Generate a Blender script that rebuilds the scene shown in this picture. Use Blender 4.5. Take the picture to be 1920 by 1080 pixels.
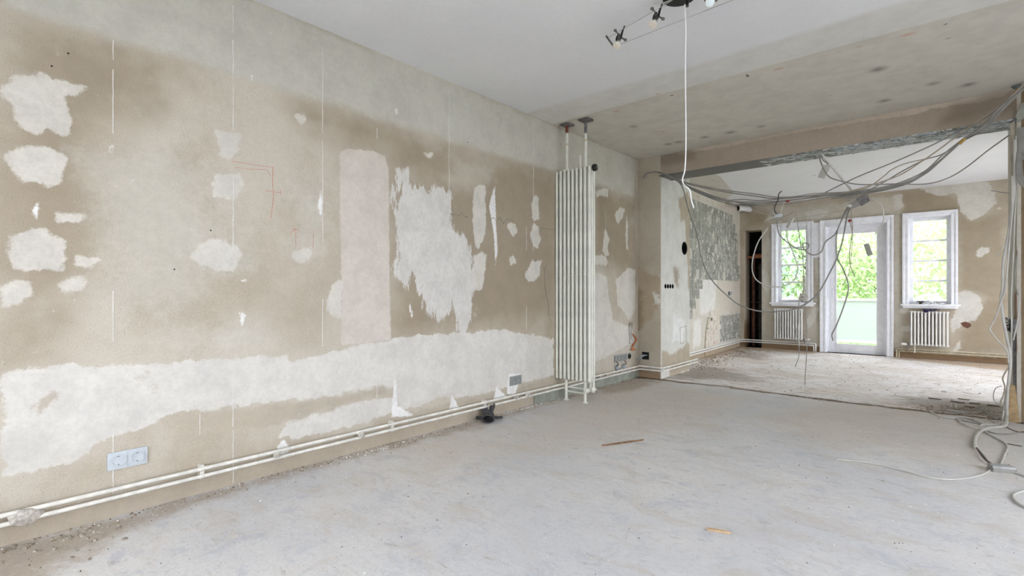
import bpy, bmesh, math, random
import numpy as np
from mathutils import Vector, Matrix

random.seed(7)
RNG = np.random.default_rng(7)
scene = bpy.context.scene
COL = scene.collection
for _o in list(bpy.data.objects):
    bpy.data.objects.remove(_o, do_unlink=True)

# ------------------------------------------------------------------ camera
FPX = 951.0                       # focal length in pixels of the 1920x1080 frame
ANG = math.atan2(830.0, FPX)      # the camera looks this far left of the room's long axis (+Y)
EYE = 1.03
HOR = 547.0                       # horizon row
CEIL = 2.63
cam_d = bpy.data.cameras.new('camera')
cam_d.sensor_width = 36.0
cam_d.lens = FPX / 1920.0 * 36.0
cam_d.shift_y = (HOR - 540.0) / 1920.0
cam_d.clip_start = 0.02
cam = bpy.data.objects.new('camera', cam_d)
cam.location = (0, 0, EYE)
cam.rotation_euler = (math.pi / 2, 0, ANG)
COL.objects.link(cam)
scene.camera = cam

# ------------------------------------------------------------------ sky, window light, exposure
world = bpy.data.worlds.new('overcast_sky')
scene.world = world
world.use_nodes = True
_bg = world.node_tree.nodes['Background']
_bg.inputs[0].default_value = (0.915, 0.95, 1.06, 1)
_bg.inputs[1].default_value = 1.0
scene.view_settings.view_transform = 'Standard'
scene.view_settings.look = 'None'
scene.view_settings.gamma = 1.0
scene.view_settings.use_curve_mapping = False
scene.view_settings.exposure = 3.2
scene.cycles.max_bounces = 7
scene.cycles.diffuse_bounces = 4
scene.cycles.transparent_max_bounces = 16
scene.cycles.caustics_reflective = False
scene.cycles.caustics_refractive = False
scene.cycles.use_denoising = True
scene.cycles.use_adaptive_sampling = True
scene.cycles.adaptive_threshold = 0.12
scene.cycles.adaptive_min_samples = 20
REAR_Y = -1.1
FRENCH = (-2.3, -0.1, 0.05, 2.4)          # glazed doors behind the camera, in the rear wall
SIDE = (-0.2, 4.4, 0.35, 2.35)            # unseen right-hand window, added to light the left wall and floor (y0, y1, z0, z1)
BACKSIDE = (6.75, 9.85, 0.1, 2.4)         # unseen right-hand window, added to brighten the back room


def portal(name, loc, rot, sx, sy):
    l = bpy.data.lights.new(name, 'AREA')
    l.shape = 'RECTANGLE'; l.size = sx; l.size_y = sy
    l.cycles.is_portal = True
    o = bpy.data.objects.new(name, l); COL.objects.link(o)
    o.location = loc; o.rotation_euler = rot
    return o


portal('daylight_portal', ((FRENCH[0] + FRENCH[1]) / 2, REAR_Y - 0.28, (FRENCH[2] + FRENCH[3]) / 2), (math.pi / 2, 0, 0), FRENCH[1] - FRENCH[0], FRENCH[3] - FRENCH[2])
portal('daylight_portal', (2.82, (SIDE[0] + SIDE[1]) / 2, (SIDE[2] + SIDE[3]) / 2), (math.pi / 2, 0, math.pi / 2), SIDE[1] - SIDE[0], SIDE[3] - SIDE[2])
portal('daylight_portal', (1.82, (BACKSIDE[0] + BACKSIDE[1]) / 2, (BACKSIDE[2] + BACKSIDE[3]) / 2), (math.pi / 2, 0, math.pi / 2), BACKSIDE[1] - BACKSIDE[0], BACKSIDE[3] - BACKSIDE[2])
portal('daylight_portal', (-1.235, 10.36, 1.08), (math.pi / 2, 0, math.pi), 0.86, 2.1)
portal('daylight_portal', (-2.175, 10.36, 1.5), (math.pi / 2, 0, math.pi), 0.52, 1.35)
portal('daylight_portal', (-0.293, 10.36, 1.5), (math.pi / 2, 0, math.pi), 0.52, 1.35)

# ------------------------------------------------------------------ sight lines: image point -> point on a plane of the room
_F = Vector((-math.sin(ANG), math.cos(ANG), 0)); _R = Vector((math.cos(ANG), math.sin(ANG), 0))


def ray(px, py):
    return _F + _R * ((px - 960.0) / FPX) + Vector((0, 0, 1)) * (-(py - HOR) / FPX)


def on(px, py, x=None, y=None, z=None):
    d = ray(px, py); o = Vector((0, 0, EYE))
    if x is not None: t = x / d.x
    elif y is not None: t = y / d.y
    else: t = (z - EYE) / d.z
    return o + d * t


def on_plane(px, py, p0, n):
    d = ray(px, py); o = Vector((0, 0, EYE))
    return o + d * ((Vector(p0) - o).dot(n) / d.dot(n))


# ------------------------------------------------------------------ materials
def lin(c):
    return tuple((v / 255 / 12.92) if v / 255 <= 0.04045 else ((v / 255 + 0.055) / 1.055) ** 2.4 for v in c) + (1.0,)


class Mat:
    def __init__(s, name, rough=0.9, coords='Object', world=False):
        s.m = bpy.data.materials.new(name); s.m.use_nodes = True
        s.t = s.m.node_tree; s.b = s.t.nodes['Principled BSDF']
        s.b.inputs['Roughness'].default_value = rough
        s.b.inputs['Specular IOR Level'].default_value = 0.3
        s.tc = s.t.nodes.new('ShaderNodeNewGeometry').outputs['Position'] if world else s.t.nodes.new('ShaderNodeTexCoord').outputs[coords]

    def link(s, a, b):
        if hasattr(a, 'is_output'): s.t.links.new(a, b)
        elif a is not None:
            if isinstance(a, tuple) and len(a) == 3 and len(getattr(b, 'default_value', (0, 0, 0))) == 4: a = lin(a)
            b.default_value = a

    def stretch(s, v):
        n = s.t.nodes.new('ShaderNodeMapping'); n.inputs['Scale'].default_value = v
        s.t.links.new(s.tc, n.inputs['Vector']); return n.outputs[0]

    def noise(s, scale, detail=4, rough=0.6, vec=None, dist=0.0):
        n = s.t.nodes.new('ShaderNodeTexNoise')
        n.inputs['Scale'].default_value = scale; n.inputs['Detail'].default_value = detail
        n.inputs['Roughness'].default_value = rough; n.inputs['Distortion'].default_value = dist
        s.t.links.new(vec if vec is not None else s.tc, n.inputs['Vector']); return n.outputs[0]

    def voro(s, scale, vec=None, feature='F1', out=0):
        n = s.t.nodes.new('ShaderNodeTexVoronoi'); n.feature = feature
        n.inputs['Scale'].default_value = scale
        s.t.links.new(vec if vec is not None else s.tc, n.inputs['Vector']); return n.outputs[out]

    def attr(s, name):
        n = s.t.nodes.new('ShaderNodeAttribute'); n.attribute_name = name; return n.outputs['Fac']

    def rand(s):
        return s.t.nodes.new('ShaderNodeObjectInfo').outputs['Random']

    def mr(s, v, a, b, c=0.0, d=1.0):
        n = s.t.nodes.new('ShaderNodeMapRange'); n.interpolation_type = 'SMOOTHSTEP'
        s.link(v, n.inputs['Value'])
        for k, x in zip(('From Min', 'From Max', 'To Min', 'To Max'), (a, b, c, d)): n.inputs[k].default_value = x
        return n.outputs[0]

    def math(s, op, a, b=None, c=None):
        n = s.t.nodes.new('ShaderNodeMath'); n.operation = op
        for i, v in enumerate((a, b, c)):
            if v is not None: s.link(v, n.inputs[i])
        return n.outputs[0]

    def mix(s, fac, a, b, mode='MIX'):
        n = s.t.nodes.new('ShaderNodeMix'); n.data_type = 'RGBA'; n.blend_type = mode
        s.link(fac, n.inputs[0]); s.link(a, n.inputs[6]); s.link(b, n.inputs[7]); return n.outputs[2]

    def bump(s, h, strength=0.3, dist=0.01):
        n = s.t.nodes.new('ShaderNodeBump'); n.inputs['Strength'].default_value = strength
        n.inputs['Distance'].default_value = dist
        s.link(h, n.inputs['Height'])
        prev = s.b.inputs['Normal'].links
        if prev: s.t.links.new(prev[0].from_socket, n.inputs['Normal'])
        s.t.links.new(n.outputs[0], s.b.inputs['Normal'])

    def done(s, col):
        s.link(col, s.b.inputs['Base Color']); return s.m


def simple(name, col, rough=0.6, metal=0.0, var=0.12, scale=30, spec=0.3, bump=0.0):
    m = Mat(name, rough)
    dark = tuple(int(v * (1 - var)) for v in col)
    c = m.mix(m.mr(m.noise(scale, 4), 0.35, 0.65), dark, col)
    m.b.inputs['Metallic'].default_value = metal
    m.b.inputs['Specular IOR Level'].default_value = spec
    if bump: m.bump(m.noise(scale * 3, 3), bump, 0.002)
    return m.done(c)


def plaster(name, ca, cb, layers, speck=0.12, speck_scale=110, big=1.3, dust=0.0, grit=0.05, relief=0.22):
    """ca/cb: two base tones; layers: (attribute, colour, edge softness, ragged amplitude, ragged scale, strength, streak)"""
    m = Mat(name, 0.95); m.b.inputs['Specular IOR Level'].default_value = 0.12
    nb = m.noise(big, 4, 0.65)
    c = m.mix(m.mr(nb, 0.36, 0.64), ca, cb)
    fine = m.noise(speck_scale, 2, 0.7)
    c = m.mix(m.math('MULTIPLY', m.mr(fine, 0.56, 0.72), speck * 2.2), c, tuple(int(v * 0.62) for v in ca))
    c = m.mix(m.math('MULTIPLY', m.mr(fine, 0.46, 0.3), speck * 1.6), c, tuple(min(255, int(v * 1.14)) for v in cb))
    pool = {}
    def ragged(sc, streak):
        key = (4.5 if sc < 8 else 11 if sc < 24 else 30) if streak == 1 else (sc, streak)
        if key not in pool:
            pool[key] = m.math('SUBTRACT', m.noise(key if streak == 1 else sc, 5, 0.74, m.stretch((1, 1, streak)) if streak != 1 else None), 0.5)
        return pool[key]
    mottle = m.mr(m.noise(7, 3), 0.35, 0.7)
    grain = m.noise(36, 4, 0.8)
    thin = m.mr(grain, 0.32, 0.60, 0.90, 1.0)          # the trowelled coats are thinner here and there
    for (a, col, soft, amp, sc, strength, streak) in layers:
        k = m.mr(m.math('MULTIPLY_ADD', ragged(sc, streak), amp, m.attr(a)), -soft, soft, 0.0, strength)
        c = m.mix(m.math('MULTIPLY', k, thin), c, m.mix(mottle, col, tuple(min(255, int(v * 0.95)) for v in col)))
    if dust:
        c = m.mix(m.math('MULTIPLY', m.mr(ragged(30, 1), 0.13, 0.2), dust), c, (214, 211, 202))
    g = m.mr(grain, 0.3, 0.7, 1.0 - grit, 1.0 + grit * 0.6)
    v = m.t.nodes.new('ShaderNodeVectorMath'); v.operation = 'SCALE'; m.link(c, v.inputs[0]); m.link(g, v.inputs['Scale'])
    m.bump(m.math('ADD', fine, grain), relief, 0.004)
    return m.done(v.outputs[0])


# ------------------------------------------------------------------ mesh builder
class MB:
    def __init__(s): s.v = []; s.f = []

    def add(s, vs, fs):
        k = len(s.v); s.v += [Vector(p) for p in vs]; s.f += [tuple(i + k for i in f) for f in fs]; return s

    def box(s, lo, hi, B=None):
        x0, y0, z0 = lo; x1, y1, z1 = hi
        P = [(x0, y0, z0), (x1, y0, z0), (x1, y1, z0), (x0, y1, z0), (x0, y0, z1), (x1, y0, z1), (x1, y1, z1), (x0, y1, z1)]
        if B: P = [B(*p) for p in P]
        return s.add(P, [(3, 2, 1, 0), (4, 5, 6, 7), (0, 1, 5, 4), (1, 2, 6, 5), (2, 3, 7, 6), (3, 0, 4, 7)])

    def bbox(s, lo, hi, b=0.004, B=None):
        """box with chamfered edges"""
        bm = bmesh.new(); bmesh.ops.create_cube(bm, size=1)
        for v in bm.verts:
            v.co = Vector([(lo[i] + hi[i]) / 2 + v.co[i] * (hi[i] - lo[i]) for i in range(3)])
        bmesh.ops.bevel(bm, geom=bm.edges[:], offset=b, segments=2, affect='EDGES', profile=0.7)
        bm.verts.index_update()
        P = [B(*v.co) if B else v.co.copy() for v in bm.verts]
        F = [[v.index for v in f.verts] for f in bm.faces]; bm.free()
        return s.add(P, F)

    def tube(s, pts, r, seg=8, cap=True, r1=None):
        pts = [Vector(p) for p in pts]; n = len(pts)
        rs = [r + ((r1 if r1 is not None else r) - r) * i / max(1, n - 1) for i in range(n)] if not isinstance(r, (list, tuple)) else r
        t0 = (pts[1] - pts[0]).normalized()
        a = Vector((0, 0, 1)) if abs(t0.z) < 0.9 else Vector((1, 0, 0))
        u = t0.cross(a).normalized(); vs = []
        for i, p in enumerate(pts):
            t = (pts[min(n - 1, i + 1)] - pts[max(0, i - 1)]).normalized()
            u = (u - t * u.dot(t)); u = u.normalized() if u.length > 1e-6 else t.orthogonal().normalized()
            w = t.cross(u)
            vs += [p + (u * math.cos(2 * math.pi * k / seg) + w * math.sin(2 * math.pi * k / seg)) * rs[i] for k in range(seg)]
        fs = [(i * seg + k, i * seg + (k + 1) % seg, (i + 1) * seg + (k + 1) % seg, (i + 1) * seg + k) for i in range(n - 1) for k in range(seg)]
        if cap: fs += [tuple(range(seg))[::-1], tuple(range((n - 1) * seg, n * seg))]
        return s.add(vs, fs)

    def lathe(s, prof, B, seg=20, cap=False):
        """prof: (radius, height along the third axis of frame B)"""
        vs = [B(r * math.cos(2 * math.pi * k / seg), r * math.sin(2 * math.pi * k / seg), h) for r, h in prof for k in range(seg)]
        n = len(prof)
        fs = [(i * seg + k, i * seg + (k + 1) % seg, (i + 1) * seg + (k + 1) % seg, (i + 1) * seg + k) for i in range(n - 1) for k in range(seg)]
        if cap: fs += [tuple(range(seg))[::-1], tuple(range((n - 1) * seg, n * seg))]
        return s.add(vs, fs)

    def prism(s, poly, h0, h1, B):
        n = len(poly)
        vs = [B(u, v, h0) for u, v in poly] + [B(u, v, h1) for u, v in poly]
        fs = [tuple(range(n))[::-1], tuple(range(n, 2 * n))] + [(i, (i + 1) % n, n + (i + 1) % n, n + i) for i in range(n)]
        return s.add(vs, fs)

    def ball(s, c, r, seg=10, rings=6, sc=(1, 1, 1)):
        c = Vector(c)
        vs = []; fs = []
        for i in range(rings + 1):
            a = math.pi * i / rings
            for k in range(seg):
                b = 2 * math.pi * k / seg
                vs.append(c + Vector((math.sin(a) * math.cos(b) * r * sc[0], math.sin(a) * math.sin(b) * r * sc[1], math.cos(a) * r * sc[2])))
        for i in range(rings):
            for k in range(seg): fs.append((i * seg + k, (i + 1) * seg + k, (i + 1) * seg + (k + 1) % seg, i * seg + (k + 1) % seg))
        return s.add(vs, fs)


def frame(o, u, v, n):
    o, u, v, n = Vector(o), Vector(u), Vector(v), Vector(n)
    return lambda a, b, c: o + u * a + v * b + n * c


X, Y, Z = Vector((1, 0, 0)), Vector((0, 1, 0)), Vector((0, 0, 1))
ORG = {}


def link(o, parent, origin):
    COL.objects.link(o)
    ORG[o] = Vector(origin)
    if parent is not None:
        o.parent = parent; o.location = ORG[o] - ORG[parent]
    else:
        o.location = origin


def build(name, mb, mat, parent=None, smooth=True, angle=48, origin=None, fix=True, weld=False):
    vs = mb.v
    if origin is None:
        xs = [p.x for p in vs]; ys = [p.y for p in vs]; zs = [p.z for p in vs]
        origin = Vector(((min(xs) + max(xs)) / 2, (min(ys) + max(ys)) / 2, min(zs)))
    origin = Vector(origin)
    me = bpy.data.meshes.new(name)
    me.from_pydata([tuple(p - origin) for p in vs], [], mb.f)
    if fix:
        bm = bmesh.new(); bm.from_mesh(me)
        if weld: bmesh.ops.remove_doubles(bm, verts=bm.verts, dist=1e-6)
        bmesh.ops.recalc_face_normals(bm, faces=bm.faces); bm.to_mesh(me); bm.free()
    me.update()
    if smooth:
        me.shade_smooth(); me.set_sharp_from_angle(angle=math.radians(angle))
    if mat: me.materials.append(mat)
    o = bpy.data.objects.new(name, me)
    link(o, parent, origin)
    return o


def empty(name, loc, label=None, cat=None, group=None, kind=None):
    o = bpy.data.objects.new(name, None); o.empty_display_size = 0.1
    link(o, None, loc); tag(o, label, cat, group, kind); return o


def tag(o, label=None, cat=None, group=None, kind=None):
    if label: o['label'] = label
    if cat: o['category'] = cat
    if group: o['group'] = group
    if kind: o['kind'] = kind
    return o


def copy_part(src, parent, world):
    o = bpy.data.objects.new(src.name.split('.')[0], src.data); link(o, parent, world); return o


def catmull(pts, n=8):
    P = [Vector(p) for p in pts]
    if len(P) < 3: return P
    Q = [2 * P[0] - P[1]] + P + [2 * P[-1] - P[-2]]; out = []
    for i in range(1, len(Q) - 2):
        p0, p1, p2, p3 = Q[i - 1:i + 3]
        for k in range(n):
            t = k / n
            out.append(0.5 * ((2 * p1) + (p2 - p0) * t + (2 * p0 - 5 * p1 + 4 * p2 - p3) * t * t + (3 * p1 - p0 - 3 * p2 + p3) * t ** 3))
    return out + [P[-1]]


# ------------------------------------------------------------------ wall sheets that carry patch outlines as distance fields
def sdf(pts, poly):
    """signed distance (inside positive) of 2-D points to a polygon"""
    p = np.asarray(poly, float); out = np.full(len(pts), -0.3)
    lo, hi = p.min(0) - 0.3, p.max(0) + 0.3
    sel = np.where((pts >= lo).all(1) & (pts <= hi).all(1))[0]
    if not len(sel): return out
    q = pts[sel]; d = np.full(len(q), 9.0); ins = np.zeros(len(q), bool)
    for a, b in zip(p, np.roll(p, -1, 0)):
        e = b - a; w = q - a
        t = np.clip((w @ e) / max(1e-12, e @ e), 0, 1)
        d = np.minimum(d, np.hypot(*(w - t[:, None] * e).T))
        c = ((a[1] > q[:, 1]) != (b[1] > q[:, 1]))
        with np.errstate(divide='ignore', invalid='ignore'):
            xi = (b[0] - a[0]) * (q[:, 1] - a[1]) / (b[1] - a[1]) + a[0]
        ins ^= c & (q[:, 0] < xi)
    out[sel] = np.clip(np.where(ins, d, -d), -0.3, 0.3)
    return out


def paint(o, uv, layers):
    """uv: world (N,3)->(N,2); layers: {attribute: [polygons in uv]}"""
    me = o.data; n = len(me.vertices); co = np.empty(n * 3); me.vertices.foreach_get('co', co)
    w = co.reshape(-1, 3) + np.array(ORG[o] if o in ORG else (0, 0, 0))
    p = uv(w)
    for name, polys in layers.items():
        v = np.full(n, -0.3)
        for q in polys: v = np.maximum(v, sdf(p, q))
        a = me.attributes.new(name, 'FLOAT', 'POINT'); a.data.foreach_set('value', v.astype(np.float32))


def unpainted(*obs):
    """every layer a wall does not use is far outside its outline"""
    for o in obs:
        for m_ in o.data.materials:
            for nd in m_.node_tree.nodes:
                if nd.type == 'ATTRIBUTE' and nd.attribute_name not in o.data.attributes:
                    a = o.data.attributes.new(nd.attribute_name, 'FLOAT', 'POINT'); a.data.foreach_set('value', np.full(len(o.data.vertices), -0.3, np.float32))


def lines(a, b, step, marks):
    ks = sorted(set([a, b] + [m for m in marks if a < m < b])); out = []
    for k0, k1 in zip(ks, ks[1:]):
        n = max(1, round((k1 - k0) / step)); out += [k0 + (k1 - k0) * i / n for i in range(n)]
    return out + [ks[-1]]


def slab(name, B, w, h, th, step, mat, holes=(), coarse_back=True):
    """wall panel: dense front sheet (local third axis = 0), back sheet at -th, side faces and the reveals of its holes"""
    us = lines(0, w, step, [k for q in holes for k in q[:2]]); vs = lines(0, h, step, [k for q in holes for k in q[2:]])
    inside = lambda u, v: any(q[0] - 1e-6 < u < q[1] + 1e-6 and q[2] - 1e-6 < v < q[3] + 1e-6 for q in holes)
    V = [B(u, v, 0) for v in vs for u in us]; F = []; nu = len(us)
    for j in range(len(vs) - 1):
        for i in range(nu - 1):
            if not inside((us[i] + us[i + 1]) / 2, (vs[j] + vs[j + 1]) / 2):
                F.append((j * nu + i, j * nu + i + 1, (j + 1) * nu + i + 1, (j + 1) * nu + i))
    mb = MB(); mb.add(V, F)
    ub = lines(0, w, 99, [k for q in holes for k in q[:2]]); vb = lines(0, h, 99, [k for q in holes for k in q[2:]])
    for j in range(len(vb) - 1):
        for i in range(len(ub) - 1):
            if not inside((ub[i] + ub[i + 1]) / 2, (vb[j] + vb[j + 1]) / 2):
                mb.add([B(ub[i], vb[j], -th), B(ub[i], vb[j + 1], -th), B(ub[i + 1], vb[j + 1], -th), B(ub[i + 1], vb[j], -th)], [(0, 1, 2, 3)])
    def rim(a, b, flip):
        P = [B(a[0], a[1], 0), B(b[0], b[1], 0), B(b[0], b[1], -th), B(a[0], a[1], -th)]
        mb.add(P, [(0, 1, 2, 3) if flip else (3, 2, 1, 0)])
    for (u0, u1, v0, v1), fl in [((0, w, 0, h), False)] + [(q, True) for q in holes]:
        rim((u0, v0), (u1, v0), fl); rim((u1, v0), (u1, v1), fl); rim((u1, v1), (u0, v1), fl); rim((u0, v1), (u0, v0), fl)
    o = build(name, mb, mat, None, smooth=False, origin=(0, 0, 0), fix=False)
    tag(o, kind='structure'); return o


def cut(o, cutters):
    """subtract closed meshes from a structure mesh"""
    dg = None
    for c in cutters:
        me = bpy.data.meshes.new('cut'); me.from_pydata([tuple(p) for p in c.v], [], c.f)
        bm = bmesh.new(); bm.from_mesh(me); bmesh.ops.remove_doubles(bm, verts=bm.verts, dist=1e-6); bmesh.ops.recalc_face_normals(bm, faces=bm.faces); bm.to_mesh(me); bm.free()
        k = bpy.data.objects.new('cut', me); COL.objects.link(k)
        md = o.modifiers.new('cut', 'BOOLEAN'); md.operation = 'DIFFERENCE'; md.solver = 'EXACT'; md.object = k
        dg = bpy.context.evaluated_depsgraph_get(); dg.update()
        nm = bpy.data.meshes.new_from_object(o.evaluated_get(dg)); o.modifiers.clear()
        o.data = nm; bpy.data.objects.remove(k, do_unlink=True)


def gridbox(name, lo, hi, step, mat):
    """closed box whose faces are fine grids"""
    ax = [lines(lo[i], hi[i], step, []) for i in range(3)]
    mb = MB()
    for k in range(3):
        i, j = [(1, 2), (2, 0), (0, 1)][k]
        for side in (0, 1):
            A, Bx = ax[i], ax[j]; vs = []
            for b in Bx:
                for a in A:
                    p = [0, 0, 0]; p[i] = a; p[j] = b; p[k] = (lo, hi)[side][k]; vs.append(p)
            n = len(A)
            fs = [(r * n + c, r * n + c + 1, (r + 1) * n + c + 1, (r + 1) * n + c) for r in range(len(Bx) - 1) for c in range(n - 1)]
            if not side: fs = [f[::-1] for f in fs]
            mb.add(vs, fs)
    o = build(name, mb, mat, None, smooth=False, origin=(0, 0, 0), weld=True); tag(o, kind='structure'); return o


# ================================================================== THE SETTING
LX = -2.9; PY = 5.65; PX = -2.61; PB = 6.52; BY = 10.05; RX = 2.6; JX = 0.37; R2X = 1.6

# ---- left wall
M_left = plaster('left_wall_plaster', (176, 166, 148), (193, 185, 169), [
    ('dark', (152, 138, 117), 0.18, 0.35, 2.2, 0.85, 1),
    ('upper', (193, 191, 179), 0.03, 0.10, 5, 0.85, 1),
    ('faint', (202, 199, 187), 0.10, 0.4, 6, 0.5, 1),
    ('scrape', (212, 210, 203), 0.014, 0.5, 9, 0.9, 0.3),
    ('lower', (212, 209, 200), 0.006, 0.10, 11, 0.95, 1),
    ('bare', (182, 172, 154), 0.016, 0.15, 14, 0.9, 1),
    ('pink', (206, 197, 186), 0.008, 0.035, 26, 0.95, 1),
    ('white', (210, 206, 195), 0.008, 0.085, 22, 0.92, 1),
    ('chalk', (234, 233, 229), 0.005, 0.04, 40, 0.95, 1),
    ('base', (178, 166, 147), 0.03, 0.3, 13, 0.7, 1),
], speck=0.17, speck_scale=150, dust=0.45)
BL = frame((LX, REAR_Y, 0), Y, Z, X)
wall_left = slab('wall_left', BL, PY - REAR_Y, CEIL, 0.2, 0.016, M_left)


def PL(*pts): return [(lambda q: (q.y, q.z))(on(a, b, x=LX)) for a, b in pts]


def disc(p, r, n=10): return [(p[0] + r * math.cos(6.283 * k / n), p[1] + r * math.sin(6.283 * k / n)) for k in range(n)]


left_layers = {
    'dark': [PL((4, 20), (225, 78), (330, 120), (300, 190), (190, 260), (150, 520), (4, 600)),
             PL((560, 205), (640, 215), (760, 248), (927, 290), (1045, 322), (1045, 600), (930, 600), (900, 340), (740, 330), (735, 270), (640, 262)),
             PL((1113, 345), (1188, 370), (1188, 520), (1150, 500), (1113, 480)),
             PL((740, 330), (930, 340), (1045, 360), (1045, 600), (740, 640)),
             PL((4, 560), (120, 580), (110, 660), (4, 690)),
             PL((1018, 520), (1044, 500), (1044, 720), (1022, 700))],
    'upper': [PL((4, 8), (225, 76), (420, 135), (560, 178), (640, 200), (760, 238), (927, 288), (1045, 322), (1190, 368), (1190, 298), (1000, 221), (700, 96), (480, 6), (300, -70), (4, -200))],
    'faint': [PL((400, 372), (440, 372), (420, 405), (402, 395)), PL((150, 290), (330, 260), (420, 420), (340, 560), (210, 600), (180, 400)),
              PL((545, 340), (600, 330), (602, 470), (560, 460)), PL((340, 470), (460, 440), (475, 500), (350, 520)),
              PL((850, 300), (930, 310), (920, 330), (860, 335)), PL((1114, 500), (1140, 520), (1142, 600), (1165, 640), (1190, 620), (1190, 660), (1114, 690)),
              PL((1118, 330), (1180, 350), (1185, 365), (1120, 345)), PL((300, 640), (420, 600), (520, 640), (430, 662))],
    'scrape': [PL((748, 322), (760, 319), (776, 352), (800, 358), (822, 350), (840, 362), (845, 395), (850, 430), (880, 446), (886, 480), (890, 520), (886, 590), (874, 622), (855, 622), (850, 585), (830, 595), (800, 580), (786, 545), (790, 530), (755, 525), (742, 508), (746, 470), (740, 420), (738, 395), (746, 370))],
    'lower': [PL((4, 702), (60, 690), (130, 684), (200, 689), (300, 680), (420, 672), (536, 666), (542, 680), (620, 661), (700, 641), (760, 631), (860, 624), (930, 618), (1000, 628), (1038, 636), (1038, 704), (1000, 714), (960, 722), (925, 734), (880, 744), (850, 748), (830, 742), (800, 757), (750, 768), (738, 720), (700, 730), (640, 742), (560, 748), (520, 752), (440, 766), (330, 773), (270, 800), (200, 822), (160, 848), (140, 866), (60, 886), (4, 892)),
              PL((540, 788), (600, 768), (700, 747), (735, 745), (740, 772), (660, 800), (600, 812), (555, 822), (520, 820)),
              PL((545, 755), (600, 752), (735, 728), (735, 700), (600, 720))],
    'bare': [PL((320, 790), (420, 770), (500, 760), (560, 752), (640, 740), (720, 722), (728, 735), (640, 762), (560, 785), (500, 800), (420, 806), (340, 812)),
             PL((80, 748), (100, 742), (92, 758), (76, 768)), PL((52, 768), (64, 762), (60, 776)), PL((278, 730), (296, 724), (290, 735)), PL((262, 706), (270, 700), (268, 710)),
             PL((700, 790), (900, 742), (1000, 718), (1038, 708), (1040, 728), (900, 770), (720, 808))],
    'pink': [PL((637, 286), (648, 279), (700, 283), (722, 294), (729, 320), (730, 500), (733, 638), (640, 647), (640, 500), (637, 400))],
    'white': [PL((0, 165), (20, 146), (50, 142), (85, 139), (120, 152), (155, 163), (150, 176), (122, 180), (132, 225), (128, 257), (110, 255), (90, 245), (75, 256), (55, 248), (37, 239), (30, 215), (25, 198), (2, 183)),
              PL((8, 293), (28, 278), (75, 272), (100, 282), (122, 294), (119, 318), (117, 350), (95, 346), (72, 343), (38, 347), (32, 318), (12, 304)),
              PL((97, 397), (160, 400), (162, 407), (135, 420), (112, 416)),
              PL((18, 462), (22, 440), (45, 432), (85, 434), (128, 452), (118, 470), (125, 485), (118, 507), (80, 508), (20, 508), (18, 485)),
              PL((142, 481), (165, 481), (190, 486), (165, 503), (142, 500)), PL((108, 535), (125, 522), (160, 515), (165, 528), (150, 545), (118, 550)),
              PL((0, 540), (35, 528), (60, 530), (58, 560), (35, 570), (0, 578)),
              PL((405, 245), (450, 250), (448, 285), (432, 300), (410, 290)), PL((404, 328), (452, 325), (458, 350), (442, 372), (400, 366), (397, 345)),
              PL((355, 478), (375, 460), (405, 446), (445, 460), (455, 478), (445, 492), (437, 510), (400, 505), (372, 497)),
              PL((548, 470), (570, 461), (588, 470), (578, 487), (560, 492), (545, 485)), PL((553, 217), (572, 214), (575, 225), (565, 235)),
              PL((613, 562), (626, 530), (640, 526), (640, 598), (624, 595), (613, 580)), PL((597, 370), (604, 355), (604, 410), (597, 400), (593, 385)),
              PL((795, 287), (812, 286), (812, 293), (805, 298)),
              PL((888, 356), (900, 345), (910, 350), (911, 395), (911, 435), (897, 467), (888, 455), (887, 400)),
              PL((889, 480), (905, 470), (912, 478), (910, 510), (902, 545), (888, 545), (886, 510)),
              PL((949, 420), (965, 418), (971, 434), (962, 446)), PL((952, 481), (962, 479), (969, 494), (957, 496)),
              PL((996, 385), (1003, 365), (1010, 372), (1010, 410), (1000, 415)), PL((995, 440), (1000, 417), (1011, 425), (1013, 450), (1008, 466), (996, 456)),
              PL((984, 515), (998, 488), (1014, 490), (1012, 515), (1000, 528), (990, 528)),
              PL((1116, 360), (1128, 354), (1141, 354), (1139, 370), (1128, 366), (1118, 371)), PL((1153, 402), (1163, 388), (1171, 392), (1168, 408), (1160, 419), (1154, 414)),
              PL((1130, 470), (1134, 426), (1142, 448), (1140, 465), (1142, 478), (1136, 480)), PL((1114, 480), (1130, 478), (1142, 492), (1136, 498), (1114, 496)),
              PL((1155, 525), (1178, 502), (1191, 506), (1191, 580), (1180, 602), (1170, 585), (1158, 572)),
              PL((1114, 510), (1126, 512), (1138, 520), (1142, 560), (1150, 600), (1185, 615), (1190, 640), (1150, 662), (1114, 680)),
              PL((1173, 440), (1175, 395), (1178, 430), (1177, 470), (1174, 468))],
    'chalk': [PL((917, 385), (928, 346), (930, 420), (933, 470), (929, 500), (926, 440)), PL((842, 770), (847, 740), (862, 766)), PL((926, 748), (930, 724), (952, 746)),
              PL((734, 782), (738, 714), (742, 712), (745, 760), (778, 780)), PL((952, 716), (955, 700), (978, 702), (966, 740), (950, 738)), PL((598, 372), (604, 358), (604, 408), (597, 396)),
              PL((520, 838), (532, 822), (540, 836), (545, 860), (525, 858)), PL((205, 275), (212, 268), (211, 287), (204, 284)), PL((470, 145), (474, 136), (472, 154)),
              PL((766, 575), (768, 565), (774, 590), (772, 596)), PL((450, 523), (462, 522), (460, 532)), PL((448, 585), (462, 592), (455, 612), (450, 600)),
              PL((60, 395), (74, 375), (68, 412)), PL((740, 205), (746, 220), (744, 205))],
    'base': [[(REAR_Y, -0.1), (PY, -0.1), (PY, 0.085), (4.2, 0.085), (3.1, 0.10), (2.2, 0.085), (1.0, 0.10), (REAR_Y, 0.11)]],
}
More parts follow.
